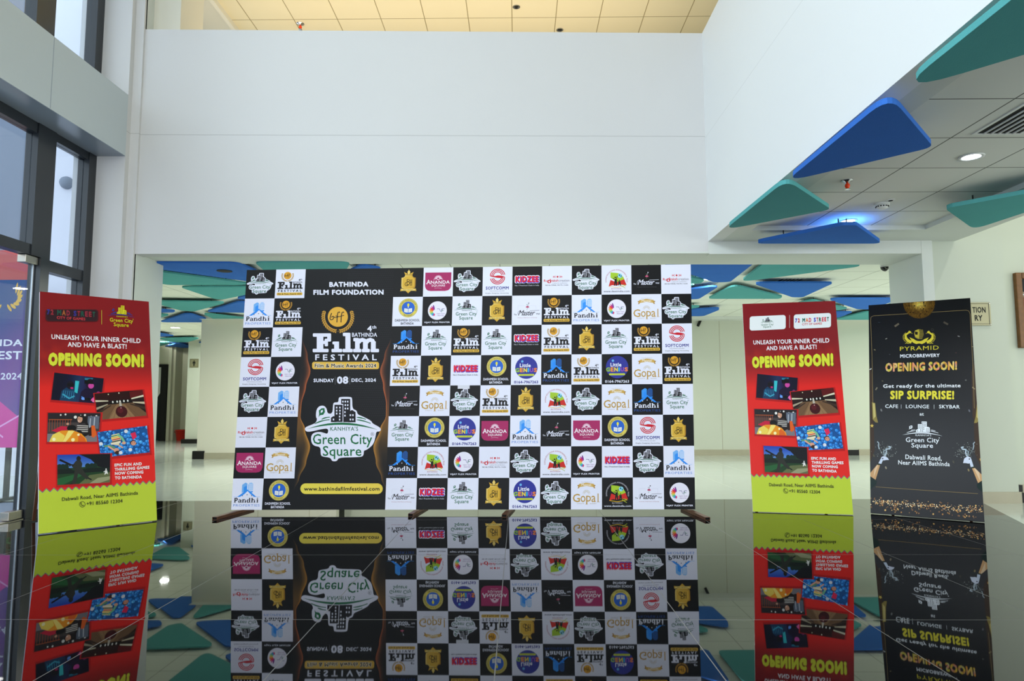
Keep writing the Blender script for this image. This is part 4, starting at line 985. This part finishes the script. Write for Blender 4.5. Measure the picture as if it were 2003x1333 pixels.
tag(o.build('hanging_coat', M['cloth'], bevel=.03), 'dark green coat hanging inside the far doorway', 'coat')
# bucket
bk = thing('bucket', 'red plastic bucket on the floor at the corridor end', 'bucket', (-9.45, 19.2, 0))
b = MB(); b.lathe((-9.45, 19.2, 0), [(.12, 0), (.125, .01), (.165, .28), (.178, .285), (.178, .30), (.16, .30), (.115, .02)], 28); b.build('body', M['red'], bk, smooth=True)
b = MB()
P = [(-9.45+.178*math.cos(a), 19.2-.05-.03*math.sin(a), .27-.10*math.sin(a)) for a in (math.pi*i/12 for i in range(13))]
for i in range(12): b.obox(P[i], P[i+1], .008, .008)
b.build('handle', M['red'], bk)

# ------------------------------------------------------------------ facade windows and glass door
def glaz(name, y0, y1, z0, z1): pass
b = MB(); b.box(-4.62, -4.50, 6.93, 7.06, 0, 3.685); struct('window_2', b, M['frame'])
b = MB(); b.box(-4.62, -4.50, 6.17, 6.42, 2.42, 3.685); b.box(-4.62, -4.50, 6.30, 6.42, 0, 2.42); struct('window_3', b, M['frame'])
b = MB(); b.box(-4.60, -4.51, 6.42, 6.93, 2.31, 2.42); b.box(-4.60, -4.51, 6.42, 6.93, 3.60, 3.685); b.box(-4.60, -4.51, 6.42, 6.93, 0, .06); struct('window_4', b, M['frame'])
b = MB(); b.box(-4.60, -4.51, -4.5, 6.30, 2.42, 2.52); b.box(-4.60, -4.51, -4.5, 6.17, 3.58, 3.685); b.box(-4.62, -4.50, 3.6, 3.8, 0, 3.685); b.box(-4.62, -4.50, .8, 1.0, 0, 3.685); struct('window_5', b, M['frame'])
b = MB(); b.box(-4.566, -4.556, 6.42, 6.93, .06, 2.31); b.box(-4.566, -4.556, 6.42, 6.93, 2.42, 3.60); b.box(-4.566, -4.556, -4.5, 6.17, 2.52, 3.58); b.box(-4.566, -4.556, -4.5, 3.6, .02, 2.42); struct('window_6', b, M['glass'])
# upper windows
b = MB(); b.box(-4.62, -4.50, 6.93, 7.06, 4.36, 6.1); b.box(-4.62, -4.50, 6.05, 6.30, 4.36, 6.1); b.box(-4.62, -4.50, 4.4, 4.6, 4.36, 6.1); b.box(-4.62, -4.50, 1.9, 2.1, 4.36, 6.1); b.box(-4.60, -4.52, -4.5, 7.0, 4.36, 4.42); struct('window_7', b, M['frame'])
b = MB(); b.box(-4.566, -4.556, -4.5, 6.95, 4.42, 6.1); struct('window_8', b, M['glass'])
dr = thing('glass_door', 'frameless glass entrance door with steel patch fittings beside the left standee', 'door', (-4.56, 5.3, 0))
b = MB(); b.box(-4.568, -4.556, 4.25, 6.28, .04, 2.39); b.build('pane', M['glass'], dr)
b = MB(); b.box(-4.569, -4.555, 6.28, 6.286, .04, 2.39); b.build('glass_edge', M['door'], dr)
b = MB(); b.box(-4.60, -4.52, 6.12, 6.29, .012, .085); b.build('bottom_patch_fitting', M['steel'], dr, bevel=.004)
b = MB(); b.box(-4.60, -4.52, 6.13, 6.295, 2.345, 2.418); b.build('top_patch_fitting', M['steel'], dr, bevel=.004)
b = MB(); b.box(-4.60, -4.51, 3.8, 6.29, 0, .006); struct('trim_6', b, M['steel'])
# outside the glass
b = MB(); b.box(-16, -4.62, -8, 14, -.06, -.01); struct('floor_outside', b, M['extgrey'])
b = MB(); b.box(-5.75, -4.75, 7.9, 8.1, -.05, 7.5); struct('wall_outside_pier', b, M['ext'])
b = MB(); b.box(-16, -6.0, 9.6, 9.8, 2.7, 7.5); b.box(-6.6, -6.3, 8.6, 9.6, 2.95, 7.5); struct('wall_outside_porch', b, M['extgrey'])
b = MB(); b.box(-12, -5.9, 8.3, 8.5, 2.55, 2.95); struct('wall_outside_red', b, M['extred'])
b = MB(); b.box(-14, -6.4, 10.0, 10.2, 0, .62); struct('wall_outside_low', b, M['ext'])
bx = thing('bulkhead_lamp', 'small round bulkhead lamp on the white wall outside the glass', 'lamp', (-5.38, 7.88, 3.67))
b = MB(); b.lathe((-5.38, 7.87, 3.67), [(.075, .03), (.075, 0), (.062, -.03), (.035, -.045)], 20, axis='y'); b.build('housing', M['extgrey'], bx, smooth=True)
# shrubbery outside
for (x, y, h, lab) in ((-9.1, 12.2, 2.3, 'leafy tree outside behind the purple banner'),):
    t = thing('tree', lab, 'tree', (x, y, 0)); rg = random.Random(2)
    b = MB()
    b.obox((x, y, 0), (x+.1, y, h*.7), .14, .14); b.build('trunk', M['wood'], t)
    b = MB()
    for i in range(1500):
        a = rg.uniform(0, 6.28); r = rg.uniform(0, 1.0)**.8; z = rg.uniform(.8, h+.6); s_ = rg.uniform(.04, .09)
        c = Vector((x+r*math.cos(a), y+r*math.sin(a)*.7, z)); u = Vector((rg.uniform(-1, 1), rg.uniform(-1, 1), rg.uniform(-1, 1))).normalized()*s_; w = u.orthogonal().normalized()*s_*.5
        b.quad(c-u, c-w, c+u, c+w)
    b.build('foliage', M['leaf'], t)
# purple event banner standing outside
ob = thing('event_banner', 'purple event banner standing outside the glass door', 'banner', (-5.95, 7.45, 0))
def OBm(u, v, dd): return (-6.42+1.0*u, 7.45-dd, 2.42-1.85*v)
A = Art(); A.grid(0, 0, 1, 1, 6, 12, lambda x, y: (70+50*y+20*math.sin(x*6+y*5), 74+10*math.sin(y*9), 130+30*y)); A.layer = .05
A.poly([(.0, 1), (.0, .86), (.3, .76), (.5, .84), (.72, .72), (1, .84), (1, 1)], (216, 70, 160)); A.line([(0, .9), (.4, .78), (.8, .94)], .01, (236, 170, 220)); A.line([(.5, .96), (1, .8)], .01, (236, 170, 220))
for s_ in (-1, 1):
    for i in range(8):
        a = math.radians(70-16*i); A.ell(.72+s_*.17*math.cos(a), .10+.075*math.sin(a), .035, .011, (226, 178, 80), 8, s_*(a-.6))
A.text('BATHINDA', .18, .36, .95, .40, (232, 232, 240), .03); A.text('FILM FEST', .2, .43, .95, .48, (232, 232, 240), .03); A.text('08 DEC 2024', .3, .56, .97, .60, (225, 225, 236), .02)
A.build('printed_face', OBm, M['print_'], ob)
b = MB(); b.obox((-6.42, 7.467, 1.495), (-5.42, 7.467, 1.495), .03, 1.85); b.build('board', M['edge'], ob)
for x, y in ((-6.3, 7.35), (-5.6, 7.35)): b = MB(); b.box(x, x+.05, y, y+.4, -.01, .03); b.box(x, x+.05, y+.12, y+.15, .03, .6); b.build('foot', M['frame'], ob)

# ------------------------------------------------------------------ acoustic felt panels
def rounded(pts, r, n=6):
    """round every corner of a polygon"""
    out = []; k = len(pts)
    for i in range(k):
        p = np.array(pts[i]); a = np.array(pts[i-1])-p; c = np.array(pts[(i+1) % k])-p
        la, lc = np.hypot(*a), np.hypot(*c); a = a/la; c = c/lc
        ang = math.acos(max(-1, min(1, float(a@c)))); d = min(r/math.tan(ang/2), la*.4, lc*.4)
        out += bez(tuple(p+a*d), tuple(p), tuple(p+c*d), n)
    return out
def felt(px, zface, zc, col, label, group, r=.09, th=.034, world=None):
    if world is None: world = [onZ(x, y, zface)[:2] for x, y in px]
    P = [tuple(map(float, p)) for p in rounded([tuple(p) for p in world], r)]
    cx = sum(p[0] for p in P)/len(P); cy = sum(p[1] for p in P)/len(P)
    t = thing('acoustic_panel', label, 'ceiling panel', (cx, cy, zface), group)
    b = MB(); b.prism(P, zface, zface+th); b.build('felt_slab', M[col], t)
    for w in world[:3]:
        x, y = cx+(w[0]-cx)*.6, cy+(w[1]-cy)*.6
        b = MB(); b.box(x-.004, x+.004, y-.004, y+.004, zface+th, zc); b.build('hanger', M['dark'], t)
    return t
G1 = 'felt panels under the side ceiling'; G2 = 'felt panels under the ceiling behind the opening'
zf = ZC-.10
felt([(1748, 184), (2140, -130), (2160, 60)], zf, ZC+.05, 'teal', 'largest teal triangular panel at the top right corner', G1, .12)
felt([(1536, 356), (1741, 188), (1826, 288)], zf, ZC, 'blue', 'large blue triangular panel nearest the edge of the white side wall', G1, .08)
felt([(1417, 450), (1538, 352), (1626, 410)], zf, ZC, 'teal', 'teal triangular panel between the two blue ones by the white wall', G1, .08)
felt([(1472, 477), (1648, 441), (1675, 441), (1726, 477)], zf, ZC, 'blue', 'blue panel with a glowing lamp behind its top edge', G1, .06)
felt([(1848, 408), (1905, 449), (2120, 378), (2110, 360)], zf, ZC, 'teal', 'teal panel beside the bright wall with the portrait frame', G1, .08)
zb = ZS-.068
LB = [
 ('blue', [(244, 515), (464, 515), (500, 530), (530, 557), (244, 518)], 'blue panel with a dark round hole above the corridor opening'),
 ('teal', [(250, 524), (490, 556), (470, 558), (330, 558), (270, 548)], 'long teal panel just below the holed blue one'),
 ('teal', [(351, 562), (560, 562), (500, 573), (428, 588)], 'teal panel left of the backdrop top pointing down'),
 ('teal', [(290, 590), (446, 592), (378, 610), (354, 608)], 'teal panel left of the opening row with downward point'),
 ('blue', [(401, 611), (464, 592), (520, 592), (520, 613)], 'blue panel tucked behind the left edge of the backdrop'),
 ('blue', [(240, 600), (344, 609), (338, 612), (240, 612)], 'small blue tip showing beside the left column'),
 ('teal', [(262, 615), (336, 616), (300, 625), (262, 625)], 'small teal tip beside the left column under the blue one'),
 ('blue', [(310, 631), (360, 615), (375, 615), (424, 631)], 'blue panel with flat bottom edge above the corridor'),
 ('teal', [(393, 613), (520, 628), (500, 631), (432, 631)], 'teal panel right of the flat bottomed blue one'),
 ('blue', [(460, 585), (484, 578), (540, 578), (530, 590)], 'small blue sliver touching the backdrop edge below the teal one'),
 ('teal', [(498, 514), (686, 513), (660, 560), (560, 566)], 'teal panel peeking over the top of the backdrop at its left'),
 ('blue', [(684, 530), (708, 519), (745, 526), (730, 548)], 'small blue panel peeking over the backdrop beside the teal one'),
 ('blue', [(282, 648), (344, 658), (282, 660)], 'blue tip far down the corridor'),
 ('teal', [(310, 663), (396, 661), (366, 670), (340, 670)], 'teal panel far down the corridor'),
 ('blue', [(386, 672), (402, 667), (430, 667), (430, 674)], 'blue panel far down the corridor at its right side'),
 ('teal', [(290, 672), (334, 672), (300, 681)], 'teal tip far down the corridor at its left side'),
 ('blue', [(314, 681), (343, 673), (352, 673), (392, 681)], 'farthest blue panel at the end of the corridor'),
 ('teal', [(376, 673), (430, 676), (430, 681), (398, 680)], 'farthest teal panel at the end of the corridor'),
 ('blue', [(1290, 515), (1478, 513), (1428, 552), (1398, 553), (1330, 530)], 'blue panel at the top right corner of the backdrop'),
 ('teal', [(1448, 552), (1497, 513), (1684, 513), (1680, 522)], 'large teal panel with slot vent beneath it behind the opening'),
 ('blue', [(1469, 554), (1631, 554), (1570, 582), (1550, 582)], 'blue panel pointing down below the slot vent'),
 ('teal', [(1384, 585), (1436, 558), (1530, 581), (1526, 585)], 'teal panel with flat bottom edge right of the backdrop'),
 ('blue', [(1300, 573), (1392, 561), (1404, 562), (1366, 586), (1300, 586)], 'blue panel cut off by the backdrop edge at mid height'),
 ('teal', [(1280, 533), (1378, 548), (1370, 556), (1300, 552)], 'teal tip next to the backdrop under the corner blue panel'),
 ('teal', [(1300, 556), (1362, 557), (1345, 562), (1300, 562)], 'smallest teal tip next to the backdrop'),
 ('teal', [(1300, 599), (1374, 600), (1350, 605), (1300, 605)], 'teal sliver beside the backdrop above the lowest blue panel'),
 ('blue', [(1300, 610), (1407, 603), (1406, 607), (1376, 619), (1300, 619)], 'lowest blue panel beside the backdrop'),
 ('blue', [(1616, 585), (1762, 585), (1700, 606), (1676, 605)], 'blue panel between the tops of the two right standees'),
 ('teal', [(1560, 594), (1590, 587), (1625, 597), (1600, 604)], 'teal crest rising above the red right standee'),
 ('teal', [(1625, 597), (1658, 604), (1640, 608), (1620, 606)], 'tiny teal tip right of the red standee top edge'),
 ('blue', [(1610, 612), (1669, 611), (1640, 622), (1610, 622)], 'small blue tip right of the red standee'),
 ('teal', [(1630, 626), (1692, 611), (1760, 611), (1780, 626)], 'lowest teal panel between the two right standees'),
 ('teal', [(1735, 597), (1800, 590), (1830, 606), (1760, 606)], 'teal corner behind the black standee top left edge'),
]
for col, px, lab in LB:
    felt(px, zb, ZS, col, lab, G2, r=.11 if px[0][1] < 640 else .2, th=.024)

# ------------------------------------------------------------------ ceiling fittings
def downlight(x, y, z, lab, lit=True, power=0, group='recessed downlights', r=.065, light=True):
    t = thing('downlight', lab, 'lamp', (x, y, z), group)
    b = MB(); b.lathe((x, y, z), [(r, 0), (r+.018, -.003), (r+.016, -.009), (r-.004, -.008), (r-.006, 0)], 28); b.build('trim_ring', M['white'], t, smooth=True)
    b = MB(); b.lathe((x, y, z), [(r-.008, -.004), (.0005, -.004)], 24); b.build('diffuser', M['lit'] if lit else M['chrome'], t)
    if light and power: ceiling_area_light(x, y, z, power)
ZT = ZC+.045
p = onZ(1900, 306, ZT); downlight(p[0], p[1], ZT, 'lit round downlight in the side ceiling near the slot vent', power=6, group=None)
p = onZ(1659, 432, ZT); downlight(p[0], p[1], ZT, 'lit downlight glowing just above the lowest blue side panel', power=3.5, group=None)
p = onZ(343, 641, ZS); downlight(p[0], p[1], ZS, 'lit downlight in the ceiling over the corridor', power=30, group=None, r=.1)
p = onZ(344, 676, ZS); downlight(p[0], p[1]-.3, ZS, 'lit downlight at the far end of the corridor ceiling', power=22, group=None, r=.1)
p = onZ(1388, 546, ZS); downlight(p[0], p[1], ZS, 'lit downlight beside the blue panel at the backdrop corner', power=30, group=None, r=.08)
k = 0
for x, y, pw in ((-2.0, 9.6, 26), (0.2, 9.6, 26), (2.4, 11.2, 26), (-2.2, 11.6, 36), (0.2, 11.9, 26), (5.4, 9.8, 29), (6.9, 10.9, 29), (-3.9, 10.7, 66), (-8.4, 14.6, 34), (-7.4, 17.0, 34), (-9.6, 18.3, 36)):  # unseen lamps without fixtures, added to light the rooms behind the opening
    ceiling_area_light(x, y, ZS, pw)
ceiling_area_light(-11.6, 21.5, ZS, 40)
p = onZ(439, 530, zb); tag((lambda b: (b.lathe((p[0], p[1], zb), [(.085, -.001), (.09, -.006), (.02, -.008)], 24), b)[1])(MB()).build('panel_hole', M['dark']), 'dark round speaker disc set in the blue felt panel', 'speaker')
def sprinkler(x, y, z, lab, k=1.0):
    t = thing('fire_sprinkler', lab, 'sprinkler', (x, y, z))
    b = MB(); b.lathe((x, y, z), [(.042*k, 0), (.04*k, -.006), (.018*k, -.012), (.014*k, -.022)], 20); b.build('escutcheon', M['chrome'], t, smooth=True)
    b = MB(); b.lathe((x, y, z), [(.006, -.02), (.014*k, -.028*k), (.018*k, -.042*k), (.012*k, -.056*k), (.006, -.06*k)], 14); b.build('bulb', M['orange'], t, smooth=True)
    b = MB(); b.lathe((x, y, z), [(.02*k, -.064*k), (.021*k, -.067*k), (.004, -.069*k)], 16); b.build('deflector', M['chrome'], t)
p = onZ(1657, 353, ZT); sprinkler(p[0], p[1], ZT, 'orange fire sprinkler in the side ceiling right of the large blue panel', 1.1)
p = onZ(592, 54, ZU); sprinkler(p[0], p[1]-.1, ZU, 'orange sprinkler in the upper ceiling at the balcony wall left part', 1.3)
p = onZ(1725, 398, ZT)
t = thing('smoke_detector', 'white smoke detector on the side ceiling above the lit lamp', 'smoke detector', (p[0], p[1], ZT))
b = MB(); b.lathe((p[0], p[1], ZT), [(.062, 0), (.062, -.016), (.052, -.02)], 28); b.build('base', M['white'], t, smooth=True)
b = MB(); b.lathe((p[0], p[1], ZT), [(.05, -.02), (.046, -.044), (.03, -.052), (.005, -.054)], 28); b.build('chamber', M['white'], t, smooth=True)
for i in range(14):
    a = 2*math.pi*i/14; b = MB(); b.box(p[0]+.0475*math.cos(a)-.005, p[0]+.0475*math.cos(a)+.005, p[1]+.0475*math.sin(a)-.005, p[1]+.0475*math.sin(a)+.005, ZT-.036, ZT-.027); b.build('vent_slot', M['dark'], t)
p = onZ(1742, 391, ZT)
t = thing('ceiling_spotlight', 'tiny white ceiling spotlight just behind the smoke detector', 'lamp', (p[0], p[1], ZT))
b = MB(); b.lathe((p[0], p[1], ZT), [(.036, 0), (.036, -.006), (.02, -.008)], 20); b.build('trim_ring', M['white'], t); b = MB(); b.lathe((p[0], p[1], ZT), [(.019, -.009), (.003, -.009)], 16); b.build('lens', M['dark'], t)
for i, (x, y, lab) in enumerate(((1010, 13, 'small round fitting in the upper ceiling tile above the middle of the wall'), (1095, 58, 'small fitting at the upper ceiling just over the balcony wall'))):
    p = onZ(x, y, ZU)
    t = thing('ceiling_spotlight', lab, 'lamp', (p[0], p[1], ZU))
    b = MB(); b.lathe((p[0], p[1], ZU), [(.05, 0), (.05, -.008), (.036, -.01), (.034, -.002)], 24); b.build('trim_ring', M['chrome'], t); b = MB(); b.lathe((p[0], p[1], ZU), [(.03, -.004), (.016, -.012), (.002, -.012)], 16); b.build('lens', M['dark'], t)
def slot_vent(x0, x1, y0, y1, z, n, lab):
    t = thing('slot_air_vent', lab, 'air vent', ((x0+x1)/2, (y0+y1)/2, z))
    b = MB(); b.box(x0-.02, x1+.02, y0-.02, y0, z-.006, z+.002); b.box(x0-.02, x1+.02, y1, y1+.02, z-.006, z+.002); b.box(x0-.02, x0, y0, y1, z-.006, z+.002); b.box(x1, x1+.02, y0, y1, z-.006, z+.002); b.build('frame', M['white'], t)
    b = MB(); b.box(x0, x1, y0, y1, z-.002, z-.0005); b.build('slot_backing', M['dark'], t)
    for i in range(1, n):
        x = x0+(x1-x0)*i/n; b = MB(); b.obox((x, y0, z-.006), (x, y1, z-.006), .007, .01); b.build('blade', M['white'], t)
slot_vent(2.99, 3.27, 2.6, 4.34, ZT, 6, 'black slotted air vent in the side ceiling at the right edge')
va, vb = onZ(1528, 546, ZS), onZ(1622, 534, ZS)
slot_vent(va[0], va[0]+.30, va[1]-.02, va[1]+.6, ZS, 6, 'slotted air vent in the ceiling under the large teal panel')
# dome camera under the beam
p = onY(1731, 523, 8.0)
t = thing('dome_camera', 'black eyed dome camera hanging at the right end of the opening', 'security camera', (p[0], p[1], ZS))
b = MB(); b.box(p[0]-.04, p[0]+.07, p[1]-.04, p[1]+.04, ZS-.05, ZS); b.build('bracket_box', M['white'], t, bevel=.008)
b = MB(); b.obox((p[0]+.02, p[1], ZS-.05), (p[0], p[1], p[2]+.03), .03, .03); b.build('arm', M['white'], t)
b = MB(); b.lathe((p[0], p[1], p[2]), [(.01, .052), (.035, .047), (.05, .02), (.052, 0)], 24); b.build('shroud', M['white'], t, smooth=True)
b = MB(); b.lathe((p[0], p[1], p[2]), [(.051, .012), (.050, 0), (.043, -.024), (.024, -.042), (.004, -.05)], 24); b.build('dome', M['camblack'], t, smooth=True)
for i in range(6):
    a = math.pi*i/5; b = MB(); b.box(p[0]+.026*math.cos(a)-.003, p[0]+.026*math.cos(a)+.003, p[1]-.05, p[1]-.044, p[2]-.012-.014*math.sin(a)-.003, p[2]-.012-.014*math.sin(a)+.003); b.build('infrared_lamp', M['chrome'], t)
p = onY(1367, 633, YR)
t = thing('wall_device', 'small dark device high on the wall right of the backdrop', 'device', (p[0], YR, p[2]))
b = MB(); b.obox((p[0]-.03, YR-.03, p[2]-.06), (p[0]+.03, YR-.03, p[2]+.07), .035, .05); b.build('body', M['dark'], t, bevel=.006)
b = MB(); b.box(p[0]-.02, p[0]+.02, YR-.01, YR, p[2]-.03, p[2]+.03); b.build('mount', M['white'], t)

# ------------------------------------------------------------------ signs and the portrait frame
def flat(A, name, fn, parent): return A.build(name, fn, M['print_'], parent)
p0 = onY(1905-30, 592, 7.17); p1 = onY(1940, 637, 7.17)
t = thing('door_sign', 'etched metal sign with black lettering behind the black standee', 'sign', ((p0[0]+p1[0])/2, 7.18, (p0[2]+p1[2])/2))
b = MB(); b.box(p0[0]-.05, p1[0], 7.172, 7.19, p1[2], p0[2]); b.build('plate', M['brass'], t, bevel=.002)
A = Art(); k = (22, 26, 22)
A.line([(0, .06), (.95, .06), (.95, .93), (0, .93)], .018, k)
A.push(lambda x, y: (x, y)); A.text('TION', .50, .20, .86, .45, k, .03); A.text('RY', .55, .55, .76, .80, k, .03); A.pop()
A.build('lettering', lambda u, v, d: (p0[0]-.05+(p1[0]-p0[0]+.05)*u, 7.1715-d, p0[2]+(p1[2]-p0[2])*v), M['print_'], t)
for zz in (p0[2]-.012, p1[2]+.012): b = MB(); b.lathe((p1[0]-.012, 7.172, zz), [(.006, 0), (.006, -.004), (.001, -.006)], 12, axis='y'); b.build('screw', M['chrome'], t)
YF = 7.33
f0 = onY(1984, 534, YF); f1 = onY(1991, 681, YF)
x0, z1, z0 = f0[0], f0[2], f1[2]; x1 = x0+.72
t = thing('picture_frame', 'wooden framed photograph cut off by the right edge', 'picture', ((x0+x1)/2, 7.35, z0))
for nm, q in (('stile', (x0, x0+.065, z0, z1)), ('stile', (x1-.065, x1, z0, z1)), ('rail', (x0+.065, x1-.065, z0, z0+.065)), ('rail', (x0+.065, x1-.065, z1-.065, z1))):
    b = MB(); b.box(q[0], q[1], 7.31, 7.36, q[2], q[3]); b.build(nm, M['wood'], t, bevel=.008)
A = Art(); A.grid(0, 0, 1, 1, 10, 12, lambda x, y: (150-60*y, 128-50*y+20*math.sin(x*7), 120-56*y)); A.layer = .05
A.ell(.12, .10, .16, .12, (26, 28, 32), 20); A.arc(.12, .12, .2, .14, 0, 360, .02, (200, 205, 210), 20); A.poly([(0, .3), (.3, .26), (.5, .5), (.3, .8), (0, .8)], (122, 74, 52)); A.poly([(0, .62), (.6, .56), (1, .7), (1, 1), (0, 1)], (60, 56, 46)); A.ell(.62, .34, .14, .13, (170, 120, 92), 20); A.poly([(.4, .52), (.84, .5), (.95, .8), (.35, .82)], (70, 62, 74))
A.build('photograph', lambda u, v, d: (x0+.065+(x1-x0-.13)*u, 7.345-d, z1-.065-(z1-z0-.13)*v), M['print_'], t)
p = onY(380, 711, YT); t = thing('washroom_sign', 'grey washroom sign with a black figure on the corridor wall', 'sign', (p[0], YT, p[2]))
b = MB(); b.box(p[0]-.115, p[0]+.115, YT-.012, YT, p[2]-.115, p[2]+.115); b.build('plate', M['backing'] if False else M['brass'], t)
A = Art(); k = (20, 22, 20); A.line([(.07, .07), (.93, .07), (.93, .93), (.07, .93), (.07, .05)], .02, k); A.circ(.5, .22, .06, k, 16); A.poly([(.36, .31), (.64, .31), (.68, .56), (.62, .56), (.58, .42), (.57, .84), (.51, .84), (.5, .6), (.49, .84), (.43, .84), (.42, .42), (.38, .56), (.32, .56)], k)
A.build('figure', lambda u, v, d: (p[0]-.115+.23*u, YT-.0125-d, p[2]+.115-.23*v), M['print_'], t)

# ------------------------------------------------------------------ standees
def standee(name, label, b0, b1, lean, h, art, edge):
    b0 = np.array(b0); b1 = np.array(b1); e = (b1-b0)/np.linalg.norm(b1-b0); n = np.array([-e[1], e[0], 0]); z = np.array([0, 0, 1.0])
    up = n*math.sin(lean)+z*math.cos(lean); back = n*math.cos(lean)-z*math.sin(lean)
    W = np.linalg.norm(b1-b0)
    lift = z*.004
    t = thing(name, label, 'standee', (b0+b1)/2)
    th = .024
    # board: flex stretched over a box frame; keep its lower back edge above the floor
    off = z*(th*math.sin(lean))+lift
    def P(u, v, d): return b0+e*(W*u)+up*(h*(1-v))-back*d+off*1.0
    mb = MB()
    c = [b0+off, b1+off, b1+up*h+off, b0+up*h+off]; nb = len(mb.v)
    mb.v += [tuple(x) for x in c]+[tuple(x+back*th) for x in c]
    for f in ((0, 1, 2, 3), (7, 6, 5, 4), (0, 4, 5, 1), (1, 5, 6, 2), (2, 6, 7, 3), (3, 7, 4, 0)): mb.f.append(tuple(nb+i for i in f)); mb.m.append(0)
    mb.build('board', M[edge], t)
    art.build('printed_face', P, M['print_'], t)
    for u in (.12, .88):
        hi = b0+e*(W*u)+up*(h*.72)+back*(th+.012)+off; lo = b0+e*(W*u)+n*(h*.72*math.sin(lean)+.42)+z*.012
        mb = MB(); mb.obox(hi, lo, .024, .024); mb.build('back_leg', M['rust'], t)
    mb = MB(); mb.obox(b0+e*(W*.12)+n*(h*.5*math.sin(lean)+.24)+z*.42, b0+e*(W*.88)+n*(h*.5*math.sin(lean)+.24)+z*.42, .02, .02); mb.build('brace', M['rust'], t)
    return t
R_ = math.radians
standee('advertising_standee', 'red and yellow games standee leaning beside the glass door', (-3.84, 5.534, 0), (-3.222, 6.164, 0), R_(13.75), 2.077, red_art('left'), 'edge')
standee('advertising_standee', 'red and yellow games standee with two white logo boxes right of the backdrop', (2.222, 6.624, 0), (3.08, 6.437, 0), R_(8.7), 2.058, red_art('right'), 'edge')
standee('advertising_standee', 'black and gold brewery standee with a mirror ball at its top', (3.283, 6.523, 0), (4.013, 6.039, 0), R_(17.2), 2.1235, brewery_art(), 'edgeblack')

# ------------------------------------------------------------------ sponsor backdrop
BL, BR = onZ(452, 998, .035), onZ(1360, 997, .035)
TL, TR = onY(483, 528.5, BL[1]+.12), onY(1351, 517.5, BR[1]+.12)
def BD(u, v, d):
    u, v = u/15, v/8
    p = (BL*(1-u)+BR*u)*v+(TL*(1-u)+TR*u)*(1-v)
    return p+np.array([0.03, -1.0, .05])*d
bd = thing('sponsor_backdrop', 'wide black and white chequered sponsor backdrop in the middle of the lobby', 'backdrop', ((BL+BR)/2*np.array([1, 1, 0])))
A = backdrop_art(); centre_panel(A); A.build('printed_banner', BD, M['print_'], bd, step=.0012)
mb = MB()
c = [BL, BR, TR, TL]; mb.v += [tuple(x+np.array([0, .0005, 0])) for x in c]+[tuple(x+np.array([0, .02, 0])) for x in c]
for f in ((0, 1, 2, 3), (7, 6, 5, 4), (0, 4, 5, 1), (1, 5, 6, 2), (2, 6, 7, 3), (3, 7, 4, 0)): mb.f.append(f); mb.m.append(0)
mb.build('banner_backing', M['edge'], bd)
mb = MB()
off = np.array([0, .04, 0])
for u in (.4, 5.0, 10.0, 14.6):
    mb.obox(BD(u, 7.8, 0)+off, BD(u, .02, 0)+off, .032, .032, up=(0, 1, 0))
for v in (.06, 4.0, 7.75): mb.obox(BD(.1, v, 0)+off, BD(14.9, v, 0)+off, .032, .032)
mb.build('frame', M['rust'], bd)
for (fx, fy), (gx, gy) in (((-2.735, 6.225), (-2.635, 6.84)), ((-1.0, 6.40), (-.93, 6.95)), ((-.135, 6.35), (-.06, 6.9)), ((1.672, 6.18), (1.60, 6.80))):
    mb = MB(); mb.obox((fx, fy, .0145), (gx, gy, .0145), .046, .026, mi=0, cap=False)
    d = (Vector((gx, gy, 0))-Vector((fx, fy, 0))).normalized(); q = Vector((fx, fy, .0145))+d*.012
    o = mb.build('foot', M['rust'], bd)
    mb = MB(); mb.obox(q, q+d*.01, .038, .019); i = mb.build('tube_shade_plug', M['tubein'], o)  # near-black plug stands in for the shade inside the open tube
    i.data.transform(Matrix.Translation(Vector(bd.location)*-1)); i.location = (0, 0, 0)
    md = o.modifiers.new('wall', 'SOLIDIFY'); md.thickness = .003
